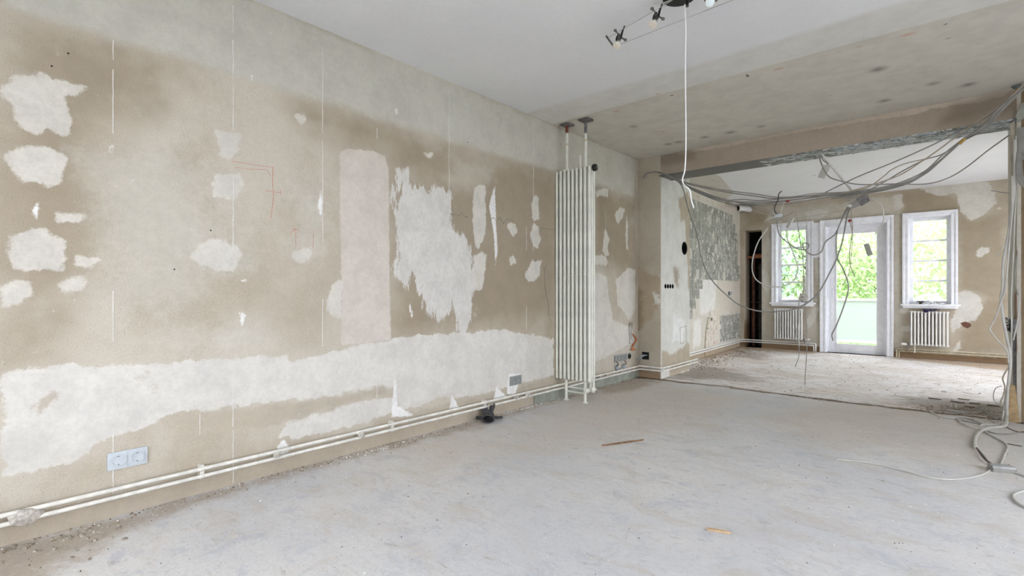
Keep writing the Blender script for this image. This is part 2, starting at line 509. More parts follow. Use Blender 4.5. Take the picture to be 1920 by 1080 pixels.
paint(wall_left, lambda w: w[:, 1:3], left_layers)

# white filler beads along the old panel joints of the left wall
M_bead = simple('white_filler', (222, 220, 213), 0.9, var=0.08, scale=60)


def bead(name, pts, wd, parent, mat, B, th=0.0015):
    mb = MB()
    for (a, b) in zip(pts, pts[1:]):
        dx, dy = b[0] - a[0], b[1] - a[1]; L = math.hypot(dx, dy) or 1; nx, ny = -dy / L * wd / 2, dx / L * wd / 2
        k = random.uniform(0.6, 1.3); j = random.uniform(0.6, 1.3)
        mb.prism([(a[0] + nx * k, a[1] + ny * k), (a[0] - nx * k, a[1] - ny * k), (b[0] - nx * j, b[1] - ny * j), (b[0] + nx * j, b[1] + ny * j)], -0.001, th, B)
    return build(name, mb, mat, parent, smooth=False)


BLW = frame((LX, 0, 0), Y, Z, X)          # (y, z, out of the left wall)
for xs, ranges in [(437, [(10, 60), (75, 150), (158, 245), (330, 470), (720, 800), (806, 905)]), (605, [(88, 250), (262, 455), (560, 650)]),
                   (842, [(168, 358)]), (212, [(75, 112), (130, 250), (545, 640), (812, 850), (878, 925)]), (1000, [(228, 295), (310, 410), (440, 470)]), (987, [(425, 470)]), (707, [(240, 260), (700, 760)]), (987, [(575, 620)]), (375, [(775, 815)]), (1135, [(395, 430)])]:
    for a, b in ranges:
        n = max(2, int((b - a) / 14)); P = [on(xs + random.uniform(-.4, .4), a + (b - a) * i / n, x=LX) for i in range(n + 1)]
        bead('filler_bead', [(p.y, p.z) for p in P], 0.0036, wall_left, M_bead, BLW)
M_red = simple('red_chalk', (206, 120, 100), 0.9, var=0.2, scale=90)
for pts in [[(434, 302), (470, 308), (512, 314)], [(512, 312), (511, 340), (513, 370), (508, 410)], [(440, 314), (468, 317), (500, 318)], [(497, 358), (526, 361)], [(526, 356), (526, 366)], [(500, 318), (508, 330)],
            [(549, 430), (554, 428), (555, 462)], [(588, 432), (587, 466)], [(544, 438), (554, 429), (560, 434)]]:
    P = [on(a, b, x=LX) for a, b in pts]
    bead('chalk_line', [(p.y, p.z) for p in P], 0.002, wall_left, M_red, BLW, 0.0007)
M_pencil = simple('pencil_grey', (120, 116, 110), 0.9)
for pts in [[(846, 403), (856, 402), (860, 406), (864, 400), (872, 406), (878, 408)], [(918, 411), (926, 408), (930, 416), (938, 408), (944, 420), (950, 410), (962, 414)], [(1010, 427), (1030, 430), (1045, 432)], [(941, 398), (944, 390)], [(843, 400), (850, 404)]]:
    P = [on(a, b, x=LX) for a, b in pts]
    bead('pencil_line', [(p.y, p.z) for p in P], 0.004, wall_left, M_pencil, BLW, 0.0007)
M_hole = simple('dark_hole', (30, 27, 24), 0.95)
for a, b in [(128, 100), (97, 124), (327, 505), (877, 267), (1026, 260), (1052, 270), (1147, 340), (1163, 352), (1004, 490), (1023, 502), (395, 432)]:
    p = on(a, b, x=LX); mb = MB(); mb.prism(disc((p.y, p.z), 0.004, 7), -0.001, 0.0008, BLW)
    build('nail_hole', mb, M_hole, wall_left, smooth=False)
mb = MB()
for a, b in [((1020, 502), (1022, 540)), ((1022, 540), (1028, 572)), ((1028, 572), (1028, 592))]:
    p, q = on(*a, x=LX), on(*b, x=LX); mb.prism([(p.y - .003, p.z), (p.y + .003, p.z), (q.y + .004, q.z), (q.y - .002, q.z)], -0.001, 0.001, BLW)
build('chase_crack', mb, M_pencil, wall_left, smooth=False)

# ---- left pier of the opening (front face, flank with the flue hole)
M_pier = plaster('pier_plaster', (170, 161, 143), (184, 176, 159), [
    ('flank', (211, 211, 202), 0.02, 0.03, 8, 0.9, 1), ('brown', (168, 152, 126), 0.02, 0.22, 9, 0.8, 0.4), ('stain', (140, 122, 98), 0.05, 0.22, 9, 0.75, 1),
    ('chalk', (224, 224, 218), 0.02, 0.18, 20, 0.8, 1), ('base', (150, 122, 92), 0.02, 0.1, 12, 0.85, 1)], speck=0.07, speck_scale=60, dust=0.25)
pier = gridbox('wall_pier_left', (LX - 0.2, PY, 0), (PX, PB, CEIL + 0.06), 0.03, M_pier)
flue = on(1283.5, 465.5, x=PX); FR = 0.083
holes4 = [(5.783 + 0.069 * i, 1.095) for i in range(4)]
BPS = frame((PX, 0, 0), Y, Z, X)          # (y, z, out of the pier flank)
cs = [MB().lathe([(FR, 0.05), (FR, -0.25)], frame((PX, flue.y, flue.z), Y, Z, X), 28, True)]
for (a, b) in holes4: cs.append(MB().lathe([(0.026, 0.05), (0.026, -0.06)], frame((PX, a, b), Y, Z, X), 16, True))
cut(pier, cs)
flank_uv = lambda w: np.where((w[:, 0:1] > PX - 0.02) & (w[:, 1:2] > PY + 0.001), np.stack([w[:, 1] + 100, w[:, 2]], 1), w[:, [0, 2]])


def PF(*pts): return [(lambda q: (q.x, q.z))(on(a, b, y=PY)) for a, b in pts]
def PS(*pts): return [(lambda q: (q.y + 100, q.z))(on(a, b, x=PX)) for a, b in pts]


paint(pier, flank_uv, {
    'flank': [[(100 + PY - .2, -1), (100 + PB + .2, -1), (100 + PB + .2, 3), (100 + PY - .2, 3)]],
    'brown': [PS((1272, 372), (1288, 360), (1296, 372), (1296, 560), (1290, 540), (1288, 490), (1286, 450), (1284, 410), (1276, 420)), PS((1240, 655), (1260, 665), (1296, 640), (1296, 690), (1240, 720)), PF((1195, 500), (1236, 520), (1236, 570), (1222, 600), (1196, 620))],
    'stain': [PF((1194, 542), (1205, 550), (1203, 600), (1198, 618), (1194, 618)), PS((1262, 500), (1272, 505), (1272, 540), (1266, 530))],
    'chalk': [PF((1226, 548), (1236, 552), (1236, 575), (1228, 570)), PS((1240, 690), (1256, 690), (1254, 712), (1240, 716)), PS((1262, 590), (1285, 600), (1280, 640), (1262, 640))],
    'base': [[(LX, -1), (PX + .02, -1), (PX + .02, 0.085), (LX, 0.085)]]})
M_soot = simple('soot', (22, 21, 19), 1.0)
mb = MB().lathe([(FR + 0.004, 0.003), (FR + 0.004, -0.001), (FR - 0.003, -0.001), (FR - 0.004, -0.2), (0.001, -0.2)], frame((PX, flue.y, flue.z), Y, Z, X), 28)
build('flue_collar', mb, M_soot, pier)
for (a, b) in holes4:
    mb = MB().lathe([(0.028, 0.002), (0.026, 0.002), (0.024, -0.05), (0.001, -0.05)], frame((PX, a, b), Y, Z, X), 16)
    build('box_insert', mb, M_soot, pier)
M_gap = simple('joint_grey', (164, 162, 152), 0.95)
q = [on(a, b, x=PX) for a, b in [(1275, 615), (1287, 611), (1287, 640), (1276, 645)]]
bead('cover_outline', [(p.y, p.z) for p in q] + [(q[0].y, q[0].z)], 0.006, pier, M_gap, BPS, 0.002)

# ---- right pier
M_rp = plaster('pier_brown', (126, 108, 84), (146, 128, 102), [('jamb', (204, 199, 186), 0.02, 0.05, 9, 0.9, 1), ('bits', (150, 120, 96), 0.01, 0.05, 10, 0.9, 1)], speck=0.1, dust=0.15)
rpier = gridbox('wall_pier_right', (JX, PY, 0), (RX + 0.2, PB, CEIL + 0.06), 0.05, M_rp)
rp_uv = lambda w: np.where((w[:, 0:1] < JX + 0.001), np.stack([w[:, 1] + 100, w[:, 2]], 1), w[:, [0, 2]])
paint(rpier, rp_uv, {'jamb': [[(105, -1), (107, -1), (107, 3), (105, 3)]],
                     'bits': [disc((105.72, 1.9), .07), disc((105.7, 1.35), .05), disc((105.7, 0.6), .09), disc((105.75, 0.42), .06), [(105.6, .75), (105.9, .75), (105.9, 1.0), (105.65, 1.05)]]})

# ---- lintel beam with its steel flange
M_beam = plaster('beam_render', (158, 145, 129), (170, 157, 141), [('lip', (190, 177, 160), 0.004, 0.06, 14, 0.9, 1), ('grime', (128, 114, 98), 0.05, 0.1, 5, 0.6, 1)], speck=0.07, relief=0.2)
beam = gridbox('wall_lintel', (PX, PY, 2.40), (JX, PY + 0.30, CEIL + 0.06), 0.02, M_beam)
paint(beam, lambda w: w[:, [0, 2]], {'lip': [[(-2.4, 2.605), (-1.9, 2.598), (-1.5, 2.60), (-1.2, 2.612), (-0.9, 2.60), (-0.55, 2.598), (-0.3, 2.578), (-0.1, 2.60), (0.15, 2.585), (0.3, 2.60), (0.37, 2.66), (-2.4, 2.66)]],
                                     'grime': [[(-2.7, 2.5), (-2.2, 2.52), (-2.2, 2.66), (-2.7, 2.66)], [(-0.1, 2.45), (0.5, 2.45), (0.5, 2.66), (0.0, 2.6)]]})
m = Mat('flaking_steel', 0.6)
vst = m.stretch((0.5, 1, 1))
sx = m.t.nodes.new('ShaderNodeSeparateXYZ'); m.t.links.new(m.tc, sx.inputs[0]); peel = m.mr(sx.outputs[0], -0.5, 0.15)   # the old paint only flakes along the right half
c_ = m.mix(m.math('MULTIPLY', m.mr(m.noise(11, 5, 0.7, vst, 1.2), 0.47, 0.53), peel), (112, 111, 105), (150, 160, 164))
c_ = m.mix(m.math('MULTIPLY', m.mr(m.noise(24, 5, 0.7, vst, 1.6), 0.53, 0.60), peel), c_, (206, 210, 208))
m.bump(m.noise(24, 5, 0.7, vst, 1.6), 0.6, 0.006)
M_flange = m.done(c_)
mb = MB().bbox((PX - 0.02, PY - 0.004, 2.388), (JX, PY + 0.31, 2.402), 0.002)
flange = build('steel_flange', mb, M_flange, beam)
M_flake = simple('paint_flake', (214, 218, 216), 0.7, var=0.2, scale=40)
mb = MB()
for _ in range(170):
    x = min(JX - 0.05, max(-1.5, random.gauss(-0.65, 0.42))); y = PY + random.uniform(0.005, 0.29); s_ = random.uniform(0.008, 0.028)
    a = random.uniform(-0.5, 0.5); dz = random.uniform(0.004, 0.016)
    mb.add([(x - s_ * 1.6, y - s_ * .5, 2.388), (x + s_ * 1.4, y - s_ * .6 + a * s_, 2.388 - dz * .4), (x + s_ * 1.2, y + s_ * .6, 2.388 - dz), (x - s_, y + s_ * .5, 2.388 - dz * .3)], [(0, 1, 2, 3)])
tag(build('hanging_flakes', mb, M_flake, beam, smooth=False, fix=False), kind='stuff')

# ---- back room: slanting left wall, back wall, right wall
B0 = Vector((LX, PB - 0.3, 0)); B1 = Vector((-3.055, BY, 0)); BD = (B1 - B0).normalized(); BN = Vector((BD.y, -BD.x, 0)); BLEN = (B1 - B0).length
BK = frame(B0, BD, Z, BN)
M_brickwall = plaster('scraped_kitchen_wall', (196, 189, 172), (208, 203, 190), [('grey', (186, 184, 174), 0.05, 0.5, 10, 0.8, 1), ('tan', (192, 183, 166), 0.06, 0.5, 6, 0.5, 1), ('chalk', (222, 220, 212), 0.03, 0.3, 14, 0.85, 1), ('stain', (112, 96, 78), 0.06, 0.1, 8, 0.7, 1), ('base', (160, 140, 112), 0.03, 0.08, 10, 0.8, 1)], speck=0.14, speck_scale=45, dust=0.3, relief=0.5)
wall_kitchen = slab('wall_back_left', BK, BLEN, CEIL, 0.2, 0.02, M_brickwall)


def sk(a, b):
    q = on_plane(a, b, B0, BN); return ((q - B0).dot(BD), q.z)


def PK(*pts): return [sk(a, b) for a, b in pts]


kuv = lambda w: np.stack([(w[:, 0] - B0.x) * BD.x + (w[:, 1] - B0.y) * BD.y, w[:, 2]], 1)
paint(wall_kitchen, kuv, {
    'grey': [PK((1290, 382), (1345, 388), (1372, 402), (1380, 440), (1386, 520), (1340, 520), (1322, 516), (1310, 545), (1290, 556)), PK((1352, 592), (1385, 588), (1385, 632), (1350, 636))],
    'tan': [PK((1296, 365), (1380, 390), (1386, 420), (1375, 440), (1368, 400), (1330, 380)), PK((1378, 440), (1386, 440), (1386, 640), (1380, 640)), PK((1345, 520), (1384, 525), (1384, 590), (1350, 590))],
    'chalk': [PK((1322, 515), (1345, 520), (1340, 580), (1312, 590), (1312, 545)), PK((1300, 600), (1315, 600), (1315, 645), (1300, 655)), PK((1350, 460), (1366, 465), (1362, 490), (1346, 480))],
    'stain': [PK((1360, 372), (1388, 384), (1388, 392), (1360, 384))],
    'base': [[(0, -.2), (BLEN, -.2), (BLEN, 0.1), (0, 0.1)]]})
# tile adhesive beds, one piece for each missing wall tile
m = Mat('tile_adhesive', 0.95, world=True)
c_ = m.mix(m.rand(), (134, 135, 124), (154, 154, 143))
c_ = m.mix(m.mr(m.noise(10, 5, 0.82, m.stretch((1, 1, 0.75)), 0.2), 0.54, 0.57), c_, (205, 200, 187))
c_ = m.mix(m.math('MULTIPLY', m.mr(m.noise(90, 3), 0.55, 0.7), 0.4), c_, (120, 121, 112))
m.bump(m.noise(60, 4), 0.5, 0.004)
M_bed = m.done(c_)
reg = PK((1291, 380), (1345, 388), (1372, 402), (1380, 440), (1386, 520), (1340, 518), (1322, 514), (1310, 545), (1290, 556)); reg2 = PK((1350, 590), (1386, 586), (1386, 634), (1350, 638)); reg3 = PK((1294, 545), (1309, 545), (1305, 590), (1294, 590))
T = 0.15; beds = []
for j in range(0, 17):
    for i in range(0, 25):
        s0 = i * T + 0.06; z0 = j * T + 0.02
        if s0 + T > BLEN: continue
        p = np.array([[s0 + T / 2, z0 + T / 2]])
        if max(sdf(p, reg)[0], sdf(p, reg2)[0], sdf(p, reg3)[0]) < -0.01 or random.random() < 0.07: continue
        th = random.uniform(0.002, 0.006); g = 0.003
        poly = []
        for (a, b) in [(g, g), (T / 2, g), (T - g, g), (T - g, T / 2), (T - g, T - g), (T / 2, T - g), (g, T - g), (g, T / 2)]:
            poly.append((s0 + a + random.uniform(-.003, .003), z0 + b + random.uniform(-.003, .003)))
        build('tile_bed', MB().prism(poly, -0.002, th, BK), M_bed, wall_kitchen, smooth=False)
# bare bricks low on that wall
m = Mat('chalky_brick', 0.95, world=True)
c_ = m.mix(m.rand(), (192, 168, 150), (206, 193, 177))
c_ = m.mix(m.mr(m.noise(18, 5, 0.8), 0.45, 0.53), c_, (208, 203, 191)); m.bump(m.noise(70, 4), 0.5, 0.004)
M_brick = m.done(c_)
for row, (zz, cols) in enumerate([(0.16, (1.72, 2.0, 2.27)), (0.24, (1.84, 2.12)), (0.32, (1.72, 2.0, 2.28)), (0.40, (2.12, 2.4)), (0.48, (2.0, 2.28)), (0.56, (2.15,)), (0.64, (2.05,))]):
    for s0 in cols:
        th = random.uniform(0.003, 0.009)
        poly = [(s0 + a + random.uniform(-.006, .006), zz + b + random.uniform(-.004, .004)) for a, b in [(0, 0), (.12, 0), (.24, 0), (.24, .035), (.24, .068), (.12, .068), (0, .068), (0, .035)]]
        build('brick', MB().prism(poly, -0.002, th, BK), M_brick, wall_kitchen, smooth=False)

M_back = plaster('back_wall_plaster', (176, 164, 144), (190, 181, 164), [('dark', (160, 146, 122), 0.08, 0.2, 4, 0.8, 1), ('faint', (204, 199, 185), 0.04, 0.28, 8, 0.8, 1), ('white', (214, 211, 201), 0.01, 0.12, 15, 0.92, 1), ('base', (140, 112, 80), 0.02, 0.05, 12, 0.9, 1)], speck=0.12, speck_scale=60, dust=0.3)
HX = -3.3
BB = frame((HX, BY, 0), X, Z, -Y)
NICHE = (-2.98, -2.675, 0.0, 2.17); W1 = (-2.43, -1.92, 0.84, 2.19); W2 = (-0.55, -0.035, 0.84, 2.19); D1 = (-1.66, -0.81, 0.0, 2.15)
wall_back = slab('wall_back', BB, R2X + 0.2 - HX, CEIL, 0.32, 0.022, M_back, [(q[0] - HX, q[1] - HX, q[2], q[3]) for q in (NICHE, W1, D1, W2)])


def PB_(*pts): return [(lambda q: (q.x, q.z))(on(a, b, y=BY)) for a, b in pts]


paint(wall_back, lambda w: w[:, [0, 2]], {
    'dark': [PB_((1690, 365), (1760, 350), (1795, 372), (1815, 412), (1880, 400), (1890, 560), (1850, 560), (1800, 540), (1797, 400), (1695, 398)), PB_((1400, 395), (1480, 400), (1500, 392), (1480, 415), (1430, 420), (1400, 425)), PB_((1850, 560), (1890, 560), (1890, 660), (1800, 660), (1800, 620))],
    'faint': [PB_((1428, 430), (1448, 425), (1448, 640), (1430, 640)), PB_((1522, 470), (1537, 460), (1537, 650), (1510, 650), (1512, 580), (1525, 570)), PB_((1675, 405), (1692, 405), (1692, 650), (1676, 650)), PB_((1440, 390), (1540, 385), (1690, 365), (1690, 400), (1540, 412), (1440, 425))],
    'white': [PB_((1728, 352), (1745, 342), (1775, 338), (1850, 340), (1866, 358), (1868, 380), (1845, 402), (1822, 414), (1806, 402), (1796, 378), (1793, 362), (1760, 367), (1735, 360)), PB_((1832, 470), (1842, 464), (1855, 464), (1856, 474), (1845, 477), (1838, 484), (1831, 478)),
              PB_((1796, 548), (1820, 544), (1838, 560), (1842, 582), (1830, 600), (1816, 602), (1800, 612), (1785, 624), (1781, 604), (1796, 578)), PB_((1786, 656), (1800, 640), (1802, 652), (1790, 664), (1770, 662)),
              PB_((1508, 398), (1540, 392), (1556, 400), (1540, 410), (1514, 410)), PB_((1676, 366), (1692, 364), (1692, 390), (1676, 396)), PB_((1690, 612), (1706, 612), (1706, 622), (1690, 620)),
              PB_((1430, 505), (1440, 512), (1446, 540), (1440, 556), (1430, 540)), PB_((1437, 440), (1446, 450), (1446, 500), (1440, 490)), PB_((1524, 580), (1536, 576), (1530, 600), (1515, 616), (1512, 600)), PB_((1528, 455), (1536, 455), (1537, 520), (1532, 545), (1530, 500)),
              PB_((1684, 565), (1700, 575), (1704, 590), (1690, 585)), PB_((1870, 388), (1882, 388), (1880, 394), (1868, 394))],
    'base': [[(HX, -.2), (R2X, -.2), (R2X, 0.085), (HX, 0.085)]]})
wall_br = slab('wall_back_right', frame((R2X, BY, 0), -Y, Z, -X), BY - PB, CEIL, 0.2, 0.4, M_back, [(BY - BACKSIDE[1], BY - BACKSIDE[0], BACKSIDE[2], BACKSIDE[3])])

# ---- walls beside and behind the camera
M_plain = plaster('plain_plaster', (204, 200, 188), (214, 210, 200), [], speck=0.06)
slab('wall_right', frame((RX, PY, 0), -Y, Z, -X), PY - REAR_Y, CEIL, 0.2, 0.4, M_plain, [(PY - SIDE[1], PY - SIDE[0], SIDE[2], SIDE[3])])
slab('wall_front', frame((RX + 0.2, REAR_Y, 0), -X, Z, Y), RX + 0.2 + 3.1, CEIL, 0.28, 0.4, M_plain, [(RX + 0.2 - FRENCH[1], RX + 0.2 - FRENCH[0], FRENCH[2], FRENCH[3])])

# ---- ceilings
m_ceil = plaster('ceiling_paint', (222, 222, 222), (226, 226, 225), [('pale', (214, 212, 203), 0.04, 0.12, 4, 0.8, 1), ('beige', (206, 201, 187), 0.012, 0.03, 2.5, 0.9, 1), ('rust', (198, 150, 124), 0.02, 0.03, 30, 0.75, 1), ('soot', (84, 76, 62), 0.055, 0.03, 12, 0.85, 1), ('chip', (66, 58, 50), 0.006, 0.012, 40, 0.9, 1), ('lip', (224, 222, 214), 0.004, 0.02, 20, 0.9, 1)], speck=0.02, dust=0.0, relief=0.05, grit=0.02)
SEAM = 3.9


def PC(z, *pts): return [(lambda q: (q.x, q.y))(on(a, b, z=z)) for a, b in pts]
def spot(a, b, rx, ry=None, z=CEIL):
    q = on(a, b, z=z); ry = ry or rx
    return [(q.x + rx * math.cos(6.283 * k / 10), q.y + ry * math.sin(6.283 * k / 10)) for k in range(10)]


Bc1 = frame((LX - 0.2, SEAM, CEIL), X, -Y, -Z); Bc2 = frame((LX - 0.2, PY, CEIL + 0.004), X, -Y, -Z)
ceil1 = slab('ceiling', Bc1, RX + 0.4 - LX, SEAM - REAR_Y + 0.28, 0.12, 0.03, m_ceil)
ceil2 = slab('ceiling_middle', Bc2, RX + 0.4 - LX, PY - SEAM, 0.116, 0.02, m_ceil)
chips = [spot(1260, 180, .022, .012), spot(1402, 143, .012, .03), spot(1192, 200, .008), spot(1220, 193, .006), spot(1352, 184, .008), spot(1610, 88, .012, .008), spot(1620, 72, .008), spot(1641, 82, .014, .008), spot(1575, 99, .006), spot(1772, 47, .012), spot(1778, 73, .02, .008), spot(1782, 130, .016, .008), spot(1782, 172, .016, .006), spot(1532, 136, .014, .006), spot(1557, 180, .012, .005), spot(1384, 218, .008), spot(1374, 208, .006), spot(1342, 147, .008), spot(1310, 17, .007), spot(1333, 34, .008), spot(1803, 24, .01, .005)]
cl = {'beige': [[(-3.2, 3.9), (3, 3.9), (3, 6), (-3.2, 6)]], 'pale': [[(-3.2, 3.5), (-1, 3.55), (3, 3.45), (3, 4.0), (-3.2, 4.0)]],
      'rust': [spot(1234, 176, .02, .015), spot(1460, 130, .03, .02), spot(1702, 66, .04, .02), spot(1156, 209, .035, .015), spot(1612, 89, .01), spot(1244, 247, .02)],
      'soot': [spot(1647, 131, .035), spot(1658, 190, .03), spot(1815, 160, .03), spot(1750, 158, .02), spot(1187, 238, .018), spot(1370, 249, .03), spot(1253, 271, .028), spot(1272, 267, .028), spot(1321, 258, .025), spot(1427, 238, .018)],
      'chip': chips, 'lip': [PC(CEIL, (1240, 154), (1256, 150), (1256, 153), (1240, 157)), PC(CEIL, (1334, 127), (1362, 119), (1363, 121), (1335, 130)), PC(CEIL, (1452, 94), (1474, 89), (1474, 92), (1452, 96)), PC(CEIL, (1507, 79), (1548, 67), (1549, 69), (1507, 81))]}
paint(ceil1, lambda w: w[:, :2], cl); paint(ceil2, lambda w: w[:, :2], cl)
ceil3 = slab('ceiling_back', frame((HX, BY + 0.3, CEIL), X, -Y, -Z), R2X + 0.2 - HX, BY + 0.3 - PY - 0.28, 0.12, 0.05, m_ceil)
paint(ceil3, lambda w: w[:, :2], {'soot': [[(-3.3, 9.6), (-2.75, 9.75), (-2.7, 10.05), (-3.3, 10.05)]], 'beige': [[(-3.3, 5.9), (-2.5, 5.9), (-2.45, 7.2), (-2.7, 8.6), (-3.3, 9.5)]], 'chip': [spot(1525, 329, .03, .02), spot(1308, 329, .03, .015), spot(1319, 334, .03, .01), spot(1540, 344, .02, .01)]})

unpainted(ceil1, ceil2, ceil3, wall_br)

# ---- floors
m = Mat('dusty_screed', 0.95); m.b.inputs['Specular IOR Level'].default_value = 0.12
c_ = m.mix(m.mr(m.noise(0.9, 5, 0.6), 0.38, 0.62), (200, 200, 199), (210, 208, 203))
c_ = m.mix(m.math('MULTIPLY', m.mr(m.noise(3.2, 5, 0.72, m.stretch((0.8, 1.6, 1)), 0.6), 0.48, 0.68), 0.45), c_, (190, 180, 163))
c_ = m.mix(m.math('MULTIPLY', m.mr(m.noise(5.5, 5, 0.74, None, 0.8), 0.52, 0.66), 0.5), c_, (178, 181, 187))
c_ = m.mix(m.math('MULTIPLY', m.mr(m.noise(16, 5, 0.8, m.stretch((0.45, 1, 1))), 0.58, 0.68), 0.45), c_, (150, 142, 130))
c_ = m.mix(m.math('MULTIPLY', m.mr(m.noise(60, 4, 0.7), 0.62, 0.72), 0.45), c_, (150, 144, 134))
c_ = m.mix(m.math('MULTIPLY', m.mr(m.noise(75, 3, 0.7), 0.66, 0.72), 0.7), c_, (224, 222, 216))
nz = m.math('SUBTRACT', m.noise(5, 5, 0.7), 0.5)
c_ = m.mix(m.mr(m.math('MULTIPLY_ADD', nz, 0.8, m.attr('warm')), -0.2, 0.3, 0, 0.6), c_, (202, 193, 178))
c_ = m.mix(m.mr(m.math('MULTIPLY_ADD', nz, 0.4, m.attr('dirt')), -0.06, 0.10, 0, 0.75), c_, (166, 151, 130))
gr = m.noise(34, 5, 0.85)
c_ = m.mix(m.mr(gr, 0.52, 0.68, 0.0, 0.32), c_, (160, 150, 136))
c_ = m.mix(m.mr(gr, 0.48, 0.34, 0.0, 0.25), c_, (220, 219, 215))
m.bump(m.math('ADD', m.noise(9, 5, 0.7), m.math('MULTIPLY', m.noise(70, 4, 0.7), 0.25)), 0.45, 0.012)
M_floor = m.done(c_)
Bf = frame((LX - 0.05, REAR_Y - 0.1, 0), X, Y, Z)
floor1 = slab('floor', Bf, RX + 0.2 - LX, PY - 0.07 - REAR_Y + 0.1, 0.1, 0.04, M_floor)
# ragged edge where the screed of this room was cut at the opening
for v in floor1.data.vertices:
    if v.co.y > PY - 0.08: v.co.y += 0.03 * math.sin(v.co.x * 3.1 + 1) + 0.016 * math.sin(v.co.x * 9) + 0.012 * math.sin(v.co.x * 23 + 1) + random.uniform(-.008, .008)
FZ = 0.0


def PFl(*pts): return [(lambda q: (q.x, q.y))(on(a, b, z=0)) for a, b in pts]


paint(floor1, lambda w: w[:, :2], {
    'dirt': [[(LX, REAR_Y), (LX, PY), (LX + .34, PY), (LX + .3, 5.2), (LX + .12, 4.6), (LX + .1, 3.6), (LX + .17, 2.6), (LX + .1, 1.4), (LX + .2, .6), (LX + .55, .1), (LX + .8, -.3), (LX + .8, REAR_Y)], PFl((1195, 706), (1240, 714), (1215, 726), (1150, 738), (1120, 735))],
    'warm': [PFl((1560, 735), (1750, 765), (1905, 790), (1920, 905), (1860, 890), (1700, 850), (1500, 830), (1420, 780)), PFl((1060, 735), (1240, 716), (1420, 745), (1300, 800), (1000, 860), (900, 860)), PFl((700, 840), (900, 800), (1000, 830), (800, 900))]})
m = Mat('adhesive_ridges', 0.95); m.b.inputs['Specular IOR Level'].default_value = 0.12
st = m.stretch((0.28, 1, 1))
c_ = m.mix(m.mr(m.noise(1.6, 5), 0.4, 0.62), (224, 221, 216), (212, 205, 195))
c_ = m.mix(m.mr(m.noise(11, 5, 0.82), 0.48, 0.66, 0.0, 0.6), c_, (182, 172, 158))
c_ = m.mix(m.math('MULTIPLY', m.mr(m.noise(14, 5, 0.78, st, 0.4), 0.53, 0.62), 0.5), c_, (172, 158, 140))
c_ = m.mix(m.math('MULTIPLY', m.mr(m.noise(20, 5, 0.76, st, 0.4), 0.58, 0.64), 0.75), c_, (120, 104, 88))
nz = m.math('SUBTRACT', m.noise(4, 5, 0.7), 0.5)
c_ = m.mix(m.mr(m.math('MULTIPLY_ADD', nz, 0.6, m.attr('dirt')), -0.1, 0.16, 0, 0.75), c_, (172, 148, 118))
c_ = m.mix(m.mr(m.math('MULTIPLY_ADD', m.math('SUBTRACT', m.noise(9, 5, 0.75, st), 0.5), 0.9, m.attr('soil')), -0.08, 0.14, 0, 0.6), c_, (134, 122, 108))
m.bump(m.noise(22, 5, 0.7, st, 0.4), 0.6, 0.012)
M_floor2 = m.done(c_)
floor2 = slab('floor_back', frame((HX, PY + 0.045, -0.004), X, Y, Z), R2X + 0.2 - HX, BY + 0.3 - PY, 0.1, 0.04, M_floor2)
for v in floor2.data.vertices:
    if v.co.y < PY + 0.06: v.co.y += 0.03 * math.sin(v.co.x * 3.1 + 1) + 0.01 * math.sin(v.co.x * 7 + 2) + 0.012 * math.sin(v.co.x * 19) + random.uniform(-.008, .008)
paint(floor2, lambda w: w[:, :2], {
    'dirt': [[(-3.3, 9.55), (-1.8, 9.62), (-1.7, 10.1), (-3.3, 10.1)], [(-3.3, 7.6), (-2.8, 7.8), (-2.75, 9.7), (-3.3, 9.7)], [(-0.75, 9.75), (0.0, 9.5), (0.6, 9.1), (1.6, 8.8), (1.6, 10.1), (-0.7, 10.1)]],
    'soil': [PFl((1290, 690), (1330, 685), (1400, 700), (1420, 715), (1330, 712), (1250, 710)), PFl((1680, 740), (1880, 752), (1885, 792), (1740, 772), (1690, 758)), PFl((1380, 655), (1450, 665), (1430, 675), (1370, 668))]})
M_sub = simple('cut_screed_edge', (146, 130, 109), 0.95, var=0.3, scale=25)
o = build('floor_threshold', MB().box((PX - 0.3, PY - 0.2, -0.09), (JX + 0.3, PY + 0.2, -0.0065)), M_sub, smooth=False); tag(o, kind='structure')

# ================================================================== WINDOWS AND DOORS
M_paint = simple('white_gloss_paint', (246, 247, 250), 0.45, var=0.04, scale=14, spec=0.4)
M_old = simple('old_white_paint', (226, 225, 218), 0.6, var=0.08, scale=20)


